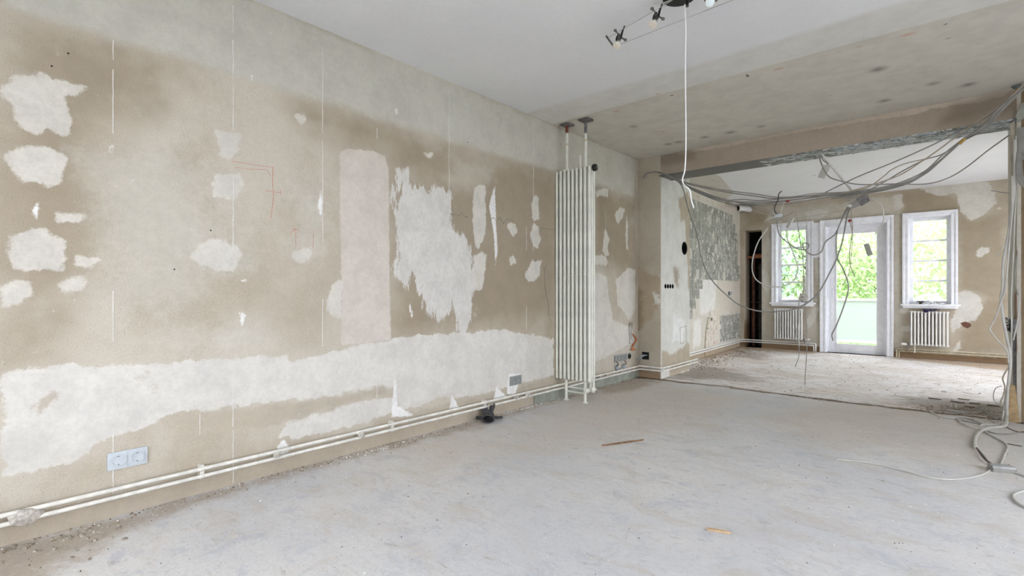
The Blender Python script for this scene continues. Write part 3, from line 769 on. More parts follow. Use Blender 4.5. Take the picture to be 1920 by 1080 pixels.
def glass_mat(name, tint, gloss=0.06, rough=0.0, frost=None):
    m = bpy.data.materials.new(name); m.use_nodes = True; t = m.node_tree
    for n in list(t.nodes): t.nodes.remove(n)
    out = t.nodes.new('ShaderNodeOutputMaterial'); a = t.nodes.new('ShaderNodeBsdfTransparent'); g = t.nodes.new('ShaderNodeBsdfGlossy')
    a.inputs[0].default_value = lin(tint); g.inputs['Roughness'].default_value = rough
    lw = t.nodes.new('ShaderNodeLayerWeight'); lw.inputs[0].default_value = 0.12
    mx = t.nodes.new('ShaderNodeMixShader'); t.links.new(lw.outputs['Fresnel'], mx.inputs[0])
    src = a.outputs[0]
    if frost:
        d = t.nodes.new('ShaderNodeBsdfTranslucent'); d.inputs[0].default_value = lin(frost)
        e = t.nodes.new('ShaderNodeBsdfDiffuse'); e.inputs[0].default_value = lin(frost)
        m2 = t.nodes.new('ShaderNodeMixShader'); m2.inputs[0].default_value = 0.35; t.links.new(d.outputs[0], m2.inputs[1]); t.links.new(e.outputs[0], m2.inputs[2])
        m3 = t.nodes.new('ShaderNodeMixShader'); m3.inputs[0].default_value = 0.85; t.links.new(a.outputs[0], m3.inputs[1]); t.links.new(m2.outputs[0], m3.inputs[2]); src = m3.outputs[0]
    t.links.new(src, mx.inputs[1]); t.links.new(g.outputs[0], mx.inputs[2]); t.links.new(mx.outputs[0], out.inputs[0])
    return m


M_glass = glass_mat('window_glass', (252, 252, 252))
M_frost = glass_mat('frosted_glass', (222, 228, 226), 0.05, 0.3, (214, 219, 217))


def ring(x0, x1, z0, z1, w, y0, y1, bottom=True, B=None, wb=None):
    """rectangular frame of four mitred-looking bars between y0 and y1"""
    mb = MB(); wb = wb if wb is not None else w
    mb.bbox((x0, y0, z0), (x0 + w, y1, z1), 0.003, B); mb.bbox((x1 - w, y0, z0), (x1, y1, z1), 0.003, B)
    mb.bbox((x0 + w, y0, z1 - w), (x1 - w, y1, z1), 0.003, B)
    if bottom: mb.bbox((x0 + w, y0, z0), (x1 - w, y1, z0 + wb), 0.003, B)
    return mb


def casing(x0, x1, z0, z1, ix0, ix1, iz1, legs_to):
    """stepped architrave around an opening, proud of the back wall"""
    mb = MB()
    for (a, b, c, y0) in [(x0, ix0, 0, BY - 0.018), (x0, x0 + 0.03, 0, BY - 0.03), (ix0 - 0.02, ix0 + 0.005, 0, BY - 0.026)]:
        mb.bbox((a, y0, legs_to), (b, BY + 0.002, z1 if a == x0 else iz1 + 0.02), 0.003)
    for (a, b, y0) in [(ix1, x1, BY - 0.018), (x1 - 0.03, x1, BY - 0.03), (ix1 - 0.005, ix1 + 0.02, BY - 0.026)]:
        mb.bbox((a, y0, legs_to), (b, BY + 0.002, z1 if b == x1 else iz1 + 0.02), 0.003)
    for (c0, c1, y0) in [(iz1, z1, BY - 0.018), (z1 - 0.03, z1, BY - 0.03), (iz1 - 0.005, iz1 + 0.02, BY - 0.026)]:
        mb.bbox((ix0 if c0 == iz1 else (x0 + .03 if c1 == z1 else ix0 + .005), y0, c0), (ix1 if c0 == iz1 else (x1 - .03 if c1 == z1 else ix1 - .005), BY + 0.002, c1), 0.003)
    # lining of the reveal
    mb.box((ix0 - 0.001, BY, legs_to), (ix0 + 0.012, BY + 0.2, iz1)); mb.box((ix1 - 0.012, BY, legs_to), (ix1 + 0.001, BY + 0.2, iz1)); mb.box((ix0, BY, iz1 - 0.012), (ix1, BY + 0.2, iz1 + 0.001))
    return mb


def back_window(name, W, outer):
    x0, x1, z0, z1 = W
    r = empty(name, ((x0 + x1) / 2, BY, z0), kind='structure')
    build('casing', casing(outer[0], outer[1], 0.84, 2.255, x0, x1, z1, 0.84), M_paint, r)
    gy = BY + 0.12
    sx0, sx1, sz0, sz1 = x0 + 0.012, x1 - 0.012, z0 + 0.0, z1 - 0.012
    s = build('sash', ring(sx0, sx1, sz0, sz1, 0.048, gy - 0.03, gy + 0.03), M_paint, r)
    n = 4; h = (sz1 - sz0 - 0.096) / n
    for k in range(1, n):
        z = sz0 + 0.048 + h * k
        build('muntin', MB().bbox((sx0 + 0.045, gy - 0.022, z - 0.014), (sx1 - 0.045, gy + 0.022, z + 0.014), 0.003), M_paint, s)
    for k in range(n):
        z = sz0 + 0.048 + h * k
        build('pane', MB().box((sx0 + 0.044, gy - 0.003, z - 0.0), (sx1 - 0.044, gy + 0.003, z + h)), M_glass, s, smooth=False)
    mb = MB().bbox((outer[0] - 0.02, BY - 0.085, 0.812), (outer[1] + 0.03, BY + 0.1, 0.84), 0.006); mb.bbox((outer[0] + 0.005, BY - 0.05, 0.775), (outer[1] + 0.0, BY + 0.002, 0.815), 0.012)
    build('window_sill', mb, M_paint, r)
    return r


win1 = back_window('window_1', W1, (-2.505, -1.84)); win2 = back_window('window_2', W2, (-0.62, 0.038))
# white board filling the wall between the first window and the door
o = build('trim_1', MB().bbox((-1.838, BY - 0.012, 1.62), (-1.748, BY + 0.001, 2.22), 0.003), M_paint); tag(o, kind='structure')

d = empty('door_1', ((D1[0] + D1[1]) / 2, BY, 0), kind='structure')
build('casing', casing(-1.745, -0.728, 0, 2.25, D1[0], D1[1], D1[3], 0.0), M_paint, d)
gy = BY + 0.12
build('door_frame', ring(D1[0] + .012, D1[1] - .012, 0, D1[3] - .012, 0.045, gy - 0.04, gy + 0.04, wb=0.05), M_paint, d)
lf = build('door_leaf', ring(D1[0] + .055, D1[1] - .055, 0.045, D1[3] - .055, 0.085, gy - 0.045, gy + 0.03, wb=0.10), M_paint, d)
build('glazing_bead', ring(D1[0] + .135, D1[1] - .135, 0.14, D1[3] - .135, 0.014, gy - 0.055, gy - 0.03), M_paint, lf)
build('pane', MB().box((D1[0] + .138, gy - .004, .142), (D1[1] - .138, gy + .004, D1[3] - .138)), M_glass, lf, smooth=False)
M_brass = simple('worn_brass', (200, 186, 150), 0.35, 0.6)
mb = MB().bbox((D1[0] + .085, gy - .055, .98), (D1[0] + .11, gy - .044, 1.1), .003); mb.tube([(D1[0] + .097, gy - .05, 1.04), (D1[0] + .097, gy - .085, 1.04), (D1[0] + .10, gy - .09, 1.035), (D1[0] + .105, gy - .09, .95)], .008)
build('door_handle', mb, M_paint, lf)

# unseen windows (rear, and two right-hand ones added for light): frames and panes
def plain_window(name, B, w, h, n):
    r = empty(name, B(w / 2, 0, 0), kind='structure')
    f = build('frame', ring(0, w, 0, h, 0.06, -0.04, 0.04, B=lambda a, b, c: B(a, b, c)), M_paint, r)
    for k in range(n):
        a = 0.06 + (w - 0.12) * k / n; b = 0.06 + (w - 0.12) * (k + 1) / n
        s = build('sash', ring(a, b, 0.06, h - 0.06, 0.06, -0.03, 0.03, B=lambda x, y, z: B(x, y, z)), M_paint, r)
        build('pane', MB().box((a + .06, -.003, .12), (b - .06, .003, h - .12), B), M_glass, s, smooth=False)
    return r


plain_window('window_3', lambda a, b, c: Vector((FRENCH[0] + a, REAR_Y - 0.14 + b, FRENCH[2] + c)), FRENCH[1] - FRENCH[0], FRENCH[3] - FRENCH[2], 3)
plain_window('added_window_4', lambda a, b, c: Vector((RX + 0.1 + b, SIDE[0] + a, SIDE[2] + c)), SIDE[1] - SIDE[0], SIDE[3] - SIDE[2], 4)
plain_window('added_window_5', lambda a, b, c: Vector((R2X + 0.1 + b, BACKSIDE[0] + a, BACKSIDE[2] + c)), BACKSIDE[1] - BACKSIDE[0], BACKSIDE[3] - BACKSIDE[2], 3)

# ---- shaft niche in the back wall
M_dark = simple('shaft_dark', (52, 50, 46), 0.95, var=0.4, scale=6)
M_ply = simple('shaft_board', (84, 80, 74), 0.9, var=0.2, scale=5)
nx0, nx1, nz = NICHE[0], NICHE[1], NICHE[3]
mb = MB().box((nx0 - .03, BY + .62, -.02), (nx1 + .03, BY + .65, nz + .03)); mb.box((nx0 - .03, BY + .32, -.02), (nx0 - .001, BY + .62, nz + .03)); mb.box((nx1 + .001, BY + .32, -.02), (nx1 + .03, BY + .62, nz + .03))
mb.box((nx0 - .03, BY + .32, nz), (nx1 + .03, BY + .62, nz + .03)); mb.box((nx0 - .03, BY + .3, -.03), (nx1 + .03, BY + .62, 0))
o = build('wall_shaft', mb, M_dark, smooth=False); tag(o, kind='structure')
M_lag = simple('red_brown_pipe', (116, 78, 62), 0.7, var=0.25, scale=12)
M_plank = simple('orange_plank', (150, 96, 68), 0.8, var=0.25, scale=14)
r = empty('shaft_pipe', (-2.92, BY + .27, 0), 'red-brown vertical pipe standing inside the dark wall shaft', 'pipe')
build('pipe', MB().tube([(-2.90, BY + .30, 0), (-2.90, BY + .30, 1.75)], .03, 12), M_lag, r)
build('socket_joint', MB().tube([(-2.90, BY + .30, .52), (-2.90, BY + .30, .62)], .037, 12), M_lag, r)
o = build('ledger_plank', MB().bbox((nx0 + .002, BY + .12, 1.66), (nx1 - .002, BY + .26, 1.70), .004).bbox((nx0 + .12, BY + .13, 1.70), (nx1 - .02, BY + .25, 1.735), .004), M_plank)
tag(o, 'orange-brown plank wedged across the dark wall shaft', 'plank')
o = build('grey_board', MB().bbox((-2.84, BY + .42, 0), (nx1 - .005, BY + .45, 1.55), .003), M_ply); tag(o, 'grey board standing behind the red-brown pipe in the shaft', 'board')
o = build('cross_bar', MB().tube([(nx0, BY + .36, .83), (nx1, BY + .36, .83)], .012, 8), M_ply); tag(o, 'thin dark bar crossing the wall shaft below the orange plank', 'bar')

# ================================================================== RADIATORS
M_rad = simple('radiator_enamel', (222, 222, 208), 0.38, var=0.05, scale=8, spec=0.45)
M_rad2 = simple('radiator_white', (232, 232, 228), 0.38, var=0.05, scale=8, spec=0.45)
M_pipe = simple('pipe_cream', (228, 225, 214), 0.5, var=0.10, scale=16, spec=0.35)
M_pipe2 = simple('pipe_yellowed', (206, 196, 166), 0.55, var=0.15, scale=18)
M_chrome = simple('dull_metal', (150, 148, 142), 0.4, 0.6, var=0.3, scale=40)
M_black = simple('black_plastic', (34, 34, 34), 0.5, var=0.2)
M_rust = simple('rusty_red', (128, 70, 54), 0.8, var=0.3, scale=50)
M_steel = simple('grey_primer', (124, 122, 120), 0.6, 0.2, var=0.25, scale=30)


def section(rows, gap, rad, z0, z1, head, pitch, width_axis='x'):
    """one radiator section at the origin; the row of tubes runs along +Y, sections repeat along X"""
    mb = MB()
    for k in range(rows):
        y = (k - (rows - 1) / 2) * gap
        mb.tube([(0, y, z0 + head * .5), (0, y, z1 - head * .5)], rad, 14)
        mb.ball((0, y, z1 - head * .5), rad, 10, 6, (1, 1, 1.1)); mb.ball((0, y, z0 + head * .5), rad, 10, 6, (1, 1, 1.1))
    e = (rows - 1) / 2 * gap
    for z in (z0 + head * .55, z1 - head * .55):
        mb.tube([(0, -e, z), (0, e, z)], rad * .95, 10)
        mb.tube([(-pitch / 2, 0, z), (pitch / 2, 0, z)], rad * 1.25, 12)
    return mb


# tall room-divider radiator, standing square to the left wall
RY = 4.0; rx0, npitch = -2.885, 0.0458
rad = empty('tall_radiator', (-2.70, RY, 0), 'tall cream tubular radiator standing floor to ceiling beside the left wall', 'radiator')
s0 = None
for i in range(9):
    x = rx0 + npitch * i
    if s0 is None:
        s0 = build('section', section(3, 0.036, 0.0135, 0.185, 2.195, 0.05, npitch), M_rad, rad, origin=(0, 0, 0))
        s0.location = Vector((x, RY, 0)) - ORG[rad]
    else: copy_part(s0, rad, Vector((x, RY, 0)))
xa, xb = rx0 + npitch * 2, rx0 + npitch * 6.6
for x in (xa, xb):
    build('leg', MB().tube([(x, RY - .01, 0.006), (x, RY - .01, .20)], .014, 12).lathe([(.001, 0), (.026, 0), (.026, .008), (.014, .01)], frame((x, RY - .01, 0), X, Y, Z), 12), M_rad, rad)
for zb in (.125, .085): build('leg_brace', MB().tube([(xa, RY - .01, zb), (xb, RY - .01, zb)], .009, 8), M_rad, rad)
for x, mt in ((xa, M_rust), (xb, M_steel)):
    p = build('ceiling_pipe', MB().tube([(x, RY - .0, 2.18), (x, RY - .0, 2.44)], .0135, 12), M_rad, rad)
    build('pipe_top', MB().tube([(x, RY, 2.44), (x, RY, 2.62)], .013, 12), M_rad if mt is M_steel else M_rad, p)
    build('bare_end', MB().tube([(x, RY, 2.545 if mt is M_rust else 2.50), (x, RY, 2.625)], .0142, 12), mt, p)
    build('joint_ring', MB().tube([(x, RY, 2.425), (x, RY, 2.445)], .0155, 12), M_pipe2, p)
    build('ceiling_plate', MB().bbox((x - .052, RY - .052, 2.616), (x + .052, RY + .052, 2.63), .003), M_steel, rad)
    build('saddle', MB().bbox((x - .04, RY - .02, 2.185), (x + .04, RY + .02, 2.197), .003), M_rad, rad)
build('vent_stub', MB().tube([(xb - .06, RY, 2.19), (xb - .06, RY, 2.30)], .011, 10).ball((xb - .06, RY, 2.30), .011), M_rad, rad)
xe = rx0 + npitch * 8.5
pl = build('end_plug', MB().lathe([(.001, .03), (.018, .03), (.030, .026), (.032, .018), (.032, 0), (.001, 0)], frame((xe, RY, 2.168), Y, Z, X), 18), M_black, rad)
build('plug_nut', MB().lathe([(.001, .042), (.012, .042), (.012, .028)], frame((xe, RY, 2.168), Y, Z, X), 6), M_chrome, pl)
vx = xe - .03
v = build('valve', MB().tube([(vx, RY, .20), (vx, RY, .12)], .013, 10).tube([(vx - .02, RY, .12), (vx + .035, RY, .12)], .018, 12), M_rad, rad)
build('thermostat', MB().lathe([(.001, .075), (.016, .073), (.021, .06), (.021, .02), (.014, .01), (.014, 0)], frame((vx - .005, RY - .01, .125), X, Z, -Y), 14), M_rad, v)
build('valve_elbow', MB().tube(catmull([(vx + .03, RY, .20), (vx + .032, RY, .15), (vx + .03, RY + .02, .13), (vx + .02, RY + .05, .125)]), .011, 10).ball((vx + .03, RY - .008, .14), .02), M_rad, v)
build('weld_ring', MB().tube([(rx0 - .015, RY - .0485, 1.18), (rx0 + npitch * 8 + .005, RY - .0485, 1.18)], .003, 6), M_rad, rad)


def low_radiator(label, x0, x1, n, z0, z1, valve_side):
    y = BY - 0.085
    r = empty('low_radiator', ((x0 + x1) / 2, y, 0), label, 'radiator', 'white sectional radiators under the back windows')
    p = (x1 - x0) / n; s = None
    for i in range(n):
        x = x0 + p * (i + .5)
        if s is None:
            s = build('section', section(2, 0.042, p * 0.27, z0, z1, 0.07, p), M_rad2, r, origin=(0, 0, 0)); s.location = Vector((x, y, 0)) - ORG[r]
        else: copy_part(s, r, Vector((x, y, 0)))
    for x in (x0 + p * 1.5, x1 - p * 1.5):
        for zb in (z0 + .12, z1 - .12): build('bracket', MB().bbox((x - .012, y + .02, zb - .02), (x + .012, BY, zb + .02), .002), M_black, r)
    sx = x1 if valve_side > 0 else x0
    v = build('valve', MB().tube([(sx, y, z0 + .035), (sx + .03 * valve_side, y, z0 + .035)], .016, 10).tube([(sx + .025 * valve_side, y, z0 + .04), (sx + .025 * valve_side, y, .13)], .010, 8), M_chrome, r)
    build('thermostat', MB().lathe([(.001, .075), (.016, .073), (.021, .06), (.021, .02), (.014, .01), (.014, 0)], frame((sx + .03 * valve_side, y, z0 + .035), Y, Z, X * valve_side), 14), M_rad2, v)
    build('supply_stub', MB().tube([(sx - .06 * valve_side, y, z0 + .03), (sx - .06 * valve_side, y, .09)], .009, 8), M_pipe, r)
    return r


low_radiator('white sectional radiator under the narrow window left of the balcony door', -2.445, -1.985, 11, 0.165, 0.755, 1)
low_radiator('white sectional radiator under the right-hand window with the purple rag', -0.525, -0.06, 11, 0.18, 0.755, -1)

# ================================================================== HEATING PIPES ALONG THE SKIRTING
def run(name, pts, r, mat, label, cat='pipe', group=None, clips=(), parent=None):
    mb = MB(); out = [Vector(pts[0])]
    for i in range(1, len(pts) - 1):      # rounded corners
        a, b, c = Vector(pts[i - 1]), Vector(pts[i]), Vector(pts[i + 1]); u, w = (a - b).normalized(), (c - b).normalized(); rr = 0.028
        for k in range(5):
            t = k / 4; out.append(b + u * rr * (1 - t) ** 2 + w * rr * t ** 2)
    out.append(Vector(pts[-1])); mb.tube(out, r, 10)
    o = build(name, mb, mat); tag(o, label, cat, group)
    return o


PZ = (0.138, 0.101); o1 = LX + 0.045
for k, (z, nm) in enumerate(zip(PZ, ('upper', 'lower'))):
    run('heating_pipe', [(o1, REAR_Y + .02, z), (o1, PY - .045, z), (PX + .04, PY - .045, z), (PX + .04, PB + .16, z)], .0098, M_pipe, f'{nm} cream heating pipe running low along the left wall and around the pier', group='heating pipes along the left wall')
    p0 = BK(0.3, z, .045); p1 = BK(BLEN - .05, z, .045)
    run('heating_pipe', [p0, (p1.x, BY - .045, z), (-1.80 - .03 * k, BY - .045, z), (-1.80 - .03 * k, BY - .045, 0)], .0098, M_rad2, f'{nm} white heating pipe along the grey scraped wall ending left of the balcony door', group='heating pipes in the back room')
    run('heating_pipe', [(-0.69 + .03 * k, BY - .045, 0), (-0.69 + .03 * k, BY - .045, z), (0.62, BY - .045, z)], .0098, M_pipe2, f'{nm} yellowed heating pipe under the right-hand radiator', group='heating pipes in the back room')
# pipe clips with clumps of old plaster
M_crust = simple('plaster_crust', (200, 194, 182), 0.95, var=0.2, scale=60, bump=0.6)


def crust(c, s, seed, jag=.28):
    rr = random.Random(seed); mb = MB(); bm = bmesh.new(); bmesh.ops.create_icosphere(bm, subdivisions=2, radius=1)
    for v in bm.verts:
        k = 1 + rr.uniform(-jag, jag); v.co = Vector((v.co.x * s[0] * k, v.co.y * s[1] * k, v.co.z * s[2] * k)) + Vector(c)
    bm.verts.index_update(); mb.add([v.co for v in bm.verts], [[v.index for v in f.verts] for f in bm.faces]); bm.free(); return mb


for i, (px, py, h, lab) in enumerate([(45, 955, .036, 'crumbling plaster lump wrapped round the pipes at the far left corner'), (520, 842, .02, 'small plaster blob on the pipes below the left wall'), (678, 818, .02, 'plaster daub on the pipes left of the dark glove'), (990, 740, .026, 'plaster lump bridging the pipes left of the tall radiator'), (968, 748, .016, 'thin plaster strip hanging from the lower pipe by the grey socket'), (1127, 703, .014, 'white plaster drip on the pipes right of the tall radiator'), (1137, 700, .012, 'second white plaster drip on the pipes right of the tall radiator')]):
    p = on(px, py, x=o1 + .008)
    o = build('plaster_lump', crust((o1 + .006, p.y, .118), (.014, h * 1.3, h * .85), i, .45), M_crust, angle=60); tag(o, lab, 'plaster', 'plaster lumps on the heating pipes')
for y, lab in ((0.9, 'cream pipe clip on the left wall nearest the pale double socket'), (2.05, 'cream pipe clip on the left wall midway between pale socket and dark glove'), (2.95, 'cream pipe clip on the left wall just past the dark glove'), (4.6, 'cream pipe clip just right of the tall radiator'), (5.2, 'cream pipe clip under the four-gang socket strip')):
    o = build('pipe_clip', MB().bbox((LX, y - .01, .085), (o1 - .004, y + .01, .155), .003).tube([(o1, y - .006, .138), (o1, y + .006, .138)], .0125, 10).tube([(o1, y - .006, .101), (o1, y + .006, .101)], .0125, 10), M_pipe)
    tag(o, lab, 'clip', 'pipe clips on the left wall')
# greenish skirting strip
M_skirt = simple('grey_green_paint', (150, 154, 140), 0.7, var=0.12, scale=9)
o = build('baseboard_left', MB().bbox((LX - .001, 3.62, 0), (LX + .018, PY - .003, .088), .003), M_skirt); tag(o, kind='structure')

# ================================================================== SOCKETS AND BOXES
M_sock = simple('socket_grey_white', (190, 197, 200), 0.4, var=0.03, spec=0.4)
M_sockd = simple('socket_grey', (142, 144, 140), 0.45, var=0.08, spec=0.4)
M_pin = simple('socket_hole', (26, 26, 26), 0.8)


def sockets(label, c, n, B, mat, cat='socket', pw=0.071, h=0.08):
    """n-gang surface of wall sockets centred on c; B(u, v, out)"""
    r = empty('wall_socket', B(c[0], c[1] - h / 2, 0), label, cat)
    w = pw * n + .01
    pl = MB().bbox((c[0] - w / 2, c[1] - h / 2, 0), (c[0] + w / 2, c[1] + h / 2, .009), .003, B)
    build('cover_plate', pl, mat, r)
    for k in range(n):
        u = c[0] + (k - (n - 1) / 2) * pw
        F = lambda a, b, d, u=u: B(u + a, c[1] + b, d)
        s = build('socket_insert', MB().lathe([(.030, .0085), (.030, .0125), (.0265, .0135), (.0225, .0125), (.0205, .0035), (.0005, .0035)], F, 24), mat, r)
        for dx in (-.0095, .0095):
            build('pin_hole', MB().prism([(u + dx + .0038 * math.cos(a), c[1] + .0038 * math.sin(a)) for a in [6.283 * q / 8 for q in range(8)]], .003, .0042, B), M_pin, s)
        for dy in (-.0185, .0185):
            build('earth_clip', MB().box((u - .003, c[1] + dy - .002, .0035), (u + .003, c[1] + dy + .002, .011), B), M_chrome, s)
        if k: build('gang_joint', MB().box((u - pw / 2 - .0006, c[1] - h / 2 + .002, .0085), (u - pw / 2 + .0006, c[1] + h / 2 - .002, .0094), B), M_sockd, r)
    return r


def lw(px, py): q = on(px, py, x=LX); return (q.y, q.z)


sockets('pale grey double socket low on the left wall near the camera', lw(239, 859), 2, BLW, M_sock)
sockets('dark grey double socket on the left wall above the dark glove', lw(966, 713), 2, BLW, M_sockd)
sockets('four-gang grey socket strip on the left wall between tall radiator and pier', lw(1163.5, 671), 4, BLW, M_sockd)
for (px, py, rot, lab) in [(1155.5, 690, .25, 'loose grey socket insert hanging under the four-gang strip, left one'), (1168, 687.5, -.2, 'loose grey socket insert hanging under the four-gang strip, right one')]:
    u, v_ = lw(px, py); r = empty('loose_insert', BLW(u, v_ - .03, 0), lab, 'socket insert', 'loose socket inserts')
    B2 = lambda a, b, c, u=u, v_=v_, rot=rot: BLW(u + a * math.cos(rot) - b * math.sin(rot), v_ + a * math.sin(rot) + b * math.cos(rot), c)
    build('mounting_ring', MB().bbox((-.033, -.035, .0), (.033, .035, .004), .001, B2), M_sockd, r)
    build('socket_core', MB().lathe([(.022, .004), (.022, .03), (.017, .032), (.015, .01), (.0005, .01)], B2, 16), M_sock, r)
    build('lead', MB().tube(catmull([B2(0, .02, .01), B2(.012, .045, .03), B2(.005, .075, .008)]), .004, 6), M_black, r)
u, v_ = lw(1180, 667.5); r = empty('round_box', BLW(u, v_ - .034, 0), 'black round empty wall box near the pier corner', 'wall box')
build('box_rim', MB().lathe([(.036, -.001), (.036, .004), (.031, .005), (.030, .001)], frame(BLW(u, v_, 0), Y, Z, X), 20), M_black, r)
build('box_inside', MB().lathe([(.031, .0015), (.0005, .0015)], frame(BLW(u, v_, 0), Y, Z, X), 20), M_pin, r)
build('screw_tab', MB().box((u - .004, v_ + .02, .001), (u + .006, v_ + .028, .006), BLW), M_sock, r)
# square black box on the pier with loose wires
BPF = frame((0, PY, 0), X, Z, -Y)
q = on(1210.5, 667, y=PY); r = empty('square_box', BPF(q.x, q.z - .045, 0), 'square black wall box with loose wires on the pier front', 'wall box')
build('box_rim', ring(q.x - .045, q.x + .045, q.z - .045, q.z + .045, .008, 0, .006, B=lambda a, b, c: BPF(a, c, b)), M_black, r)
build('box_inside', MB().box((q.x - .044, q.z - .044, -.001), (q.x + .044, q.z + .044, .002), BPF), M_pin, r)
M_cgrey = simple('cable_grey', (150, 148, 141), 0.6, var=0.08)
for k in range(5):
    a = random.uniform(-.03, .03); rr = random.Random(k)
    P = [BPF(q.x + a, q.z + .01, .004), BPF(q.x + a * .6 - .02, q.z + .0, .03), BPF(q.x - .04 - .02 * k, q.z - .05, .03), BPF(q.x - .05 - .022 * k, q.z - .085 + rr.uniform(-.01, .01), .02)]
    build('wire', MB().tube(catmull(P), .0035, 6), M_cgrey if k % 2 else M_sock, r)
# small white box on the scraped wall
s_, z_ = sk(1368, 550); r = empty('round_box', BK(s_, z_ - .03, 0), 'white round wall box on the grey scraped wall beside the sweeping cable', 'wall box')
build('box_body', MB().lathe([(.036, 0), (.036, .03), (.030, .032), (.029, .006), (.0005, .006)], frame(BK(s_, z_, 0), BD, Z, BN), 18), M_sock, r)
build('knockout', MB().bbox((s_ - .075, z_ - .035, 0), (s_ - .045, z_ + .03, .012), .003, BK), M_black, r)
# stub pipe with tap elbow on the scraped wall
a0 = sk(1321, 648); a1 = sk(1324.5, 604); a2 = sk(1331, 598)
r = empty('water_pipe', BK(a0[0], 0, .03), 'thin old water pipe rising up the grey scraped wall', 'pipe')
build('riser', MB().tube(catmull([BK(a0[0], 0.0, .014), BK(a0[0] + .01, a1[1] * .5, .014), BK(a1[0], a1[1], .02), BK(a1[0] + .02, a2[1] + .03, .03), BK(a2[0], a2[1] + .02, .03)]), .008, 8), M_pipe2, r)
build('tap_elbow', MB().tube([BK(a2[0], a2[1] + .02, .03), BK(a2[0], a2[1] - .03, .03)], .014, 8), M_chrome, r); build('pipe_clamp', MB().tube([BK(a1[0] - .03, a1[1] - .1, .016), BK(a1[0] + .03, a1[1] - .1, .016)], .012, 8), M_chrome, r)
# vent stub pipe out of a hole in the back wall
q = on(1398, 392, y=BY); B3 = frame((q.x, BY, q.z), X, Z, -Y)
r = empty('vent_pipe', (q.x, BY, q.z - .05), 'white waste pipe elbow sticking out of a dark hole high in the corner', 'pipe')
build('wall_hole', MB().prism([(-.06, -.045), (.03, -.055), (.10, -.03), (.125, .05), (.05, .06), (-.05, .055)], -.001, .003, B3), M_pin, r)
dn = Vector((-.62, -.78, .05)).normalized(); du = Z.cross(dn).normalized()
path = catmull([B3(.07, -.015, .0), B3(.05, -.012, .07), B3(.0, -.005, .13), B3(-.07, .0, .20)])
build('elbow', MB().tube(path, .052, 18, cap=False), M_rad2, r)
build('elbow_inside', MB().tube(path, .047, 18, cap=False), M_lag, r)
build('collar', MB().lathe([(.062, -.03), (.064, 0), (.062, .006), (.050, .006), (.048, -.03)], frame(path[-1], du, Z, dn), 20), M_rad2, r)
# brick-red hole in the back wall beside the right radiator
q = on(1811, 610, y=BY); B3 = frame((q.x, BY, q.z), X, Z, -Y)
o = build('chiselled_hole', MB().prism([(-.06, .03), (-.01, .055), (.05, .03), (.06, -.005), (.02, -.045), (-.03, -.02)], -.001, .002, B3), M_lag, wall_back, smooth=False)
# orange wires in the corner by the pier
M_orange = simple('orange_wire', (214, 128, 74), 0.7, var=0.2, scale=40)
def lwp(px, py, out=.02): a = lw(px, py); return BLW(a[0], a[1], out)
r = empty('orange_wire', lwp(1187, 655, 0), 'loose orange wires coming out of the left wall at the pier corner', 'wire')
for k, P in enumerate([[(1184, 625), (1189, 633), (1190, 640), (1184, 648), (1186, 655)], [(1185, 628), (1191, 636), (1186, 645), (1181, 655), (1187, 656)], [(1181, 655), (1184, 654), (1188, 656)]]):
    build('strand', MB().tube(catmull([lwp(a, b, .012 + .008 * k) for a, b in P]), .005, 6), M_orange, r)
r = empty('grey_wire', lwp(1181, 640, 0), 'tangled thin grey wires above the orange ones at the pier corner', 'wire')
for k, P in enumerate([[(1180, 606), (1178, 615), (1180, 630), (1179, 645)], [(1179, 606), (1182, 612), (1181, 628), (1183, 640)], [(1178, 608), (1182, 604), (1181, 618)]]):
    build('strand', MB().tube(catmull([lwp(a, b, .012 + .006 * k) for a, b in P]), .0035, 6), M_cgrey, r)

# ================================================================== CABLES
M_cab = simple('cable_sheath_grey', (146, 144, 138), 0.55, var=0.08, scale=12, spec=0.35)
M_cabl = simple('cable_sheath_pale', (196, 194, 186), 0.5, var=0.06, scale=12, spec=0.35)
M_cabt = simple('cable_sheath_tan', (170, 160, 142), 0.55, var=0.08, scale=12)
M_white = simple('cable_white', (238, 238, 236), 0.45, var=0.03)
M_redplug = simple('red_plastic', (140, 48, 40), 0.5)
M_tape = simple('yellow_tape', (196, 160, 84), 0.6)


def cable(name, pts, r, mat, label, group=None, Yd=5.6, n=8, seg=8, cat='cable'):
    """pts: (image x, image y[, distance y of the hanging plane]) or world Vectors"""
    P = []
    for p in pts:
        P.append(Vector(p) if isinstance(p, Vector) else on(p[0], p[1], y=p[2] if len(p) > 2 else Yd))
    o = build(name, MB().tube(catmull(P, n), r, seg), mat, angle=80); tag(o, label, cat, group); return o


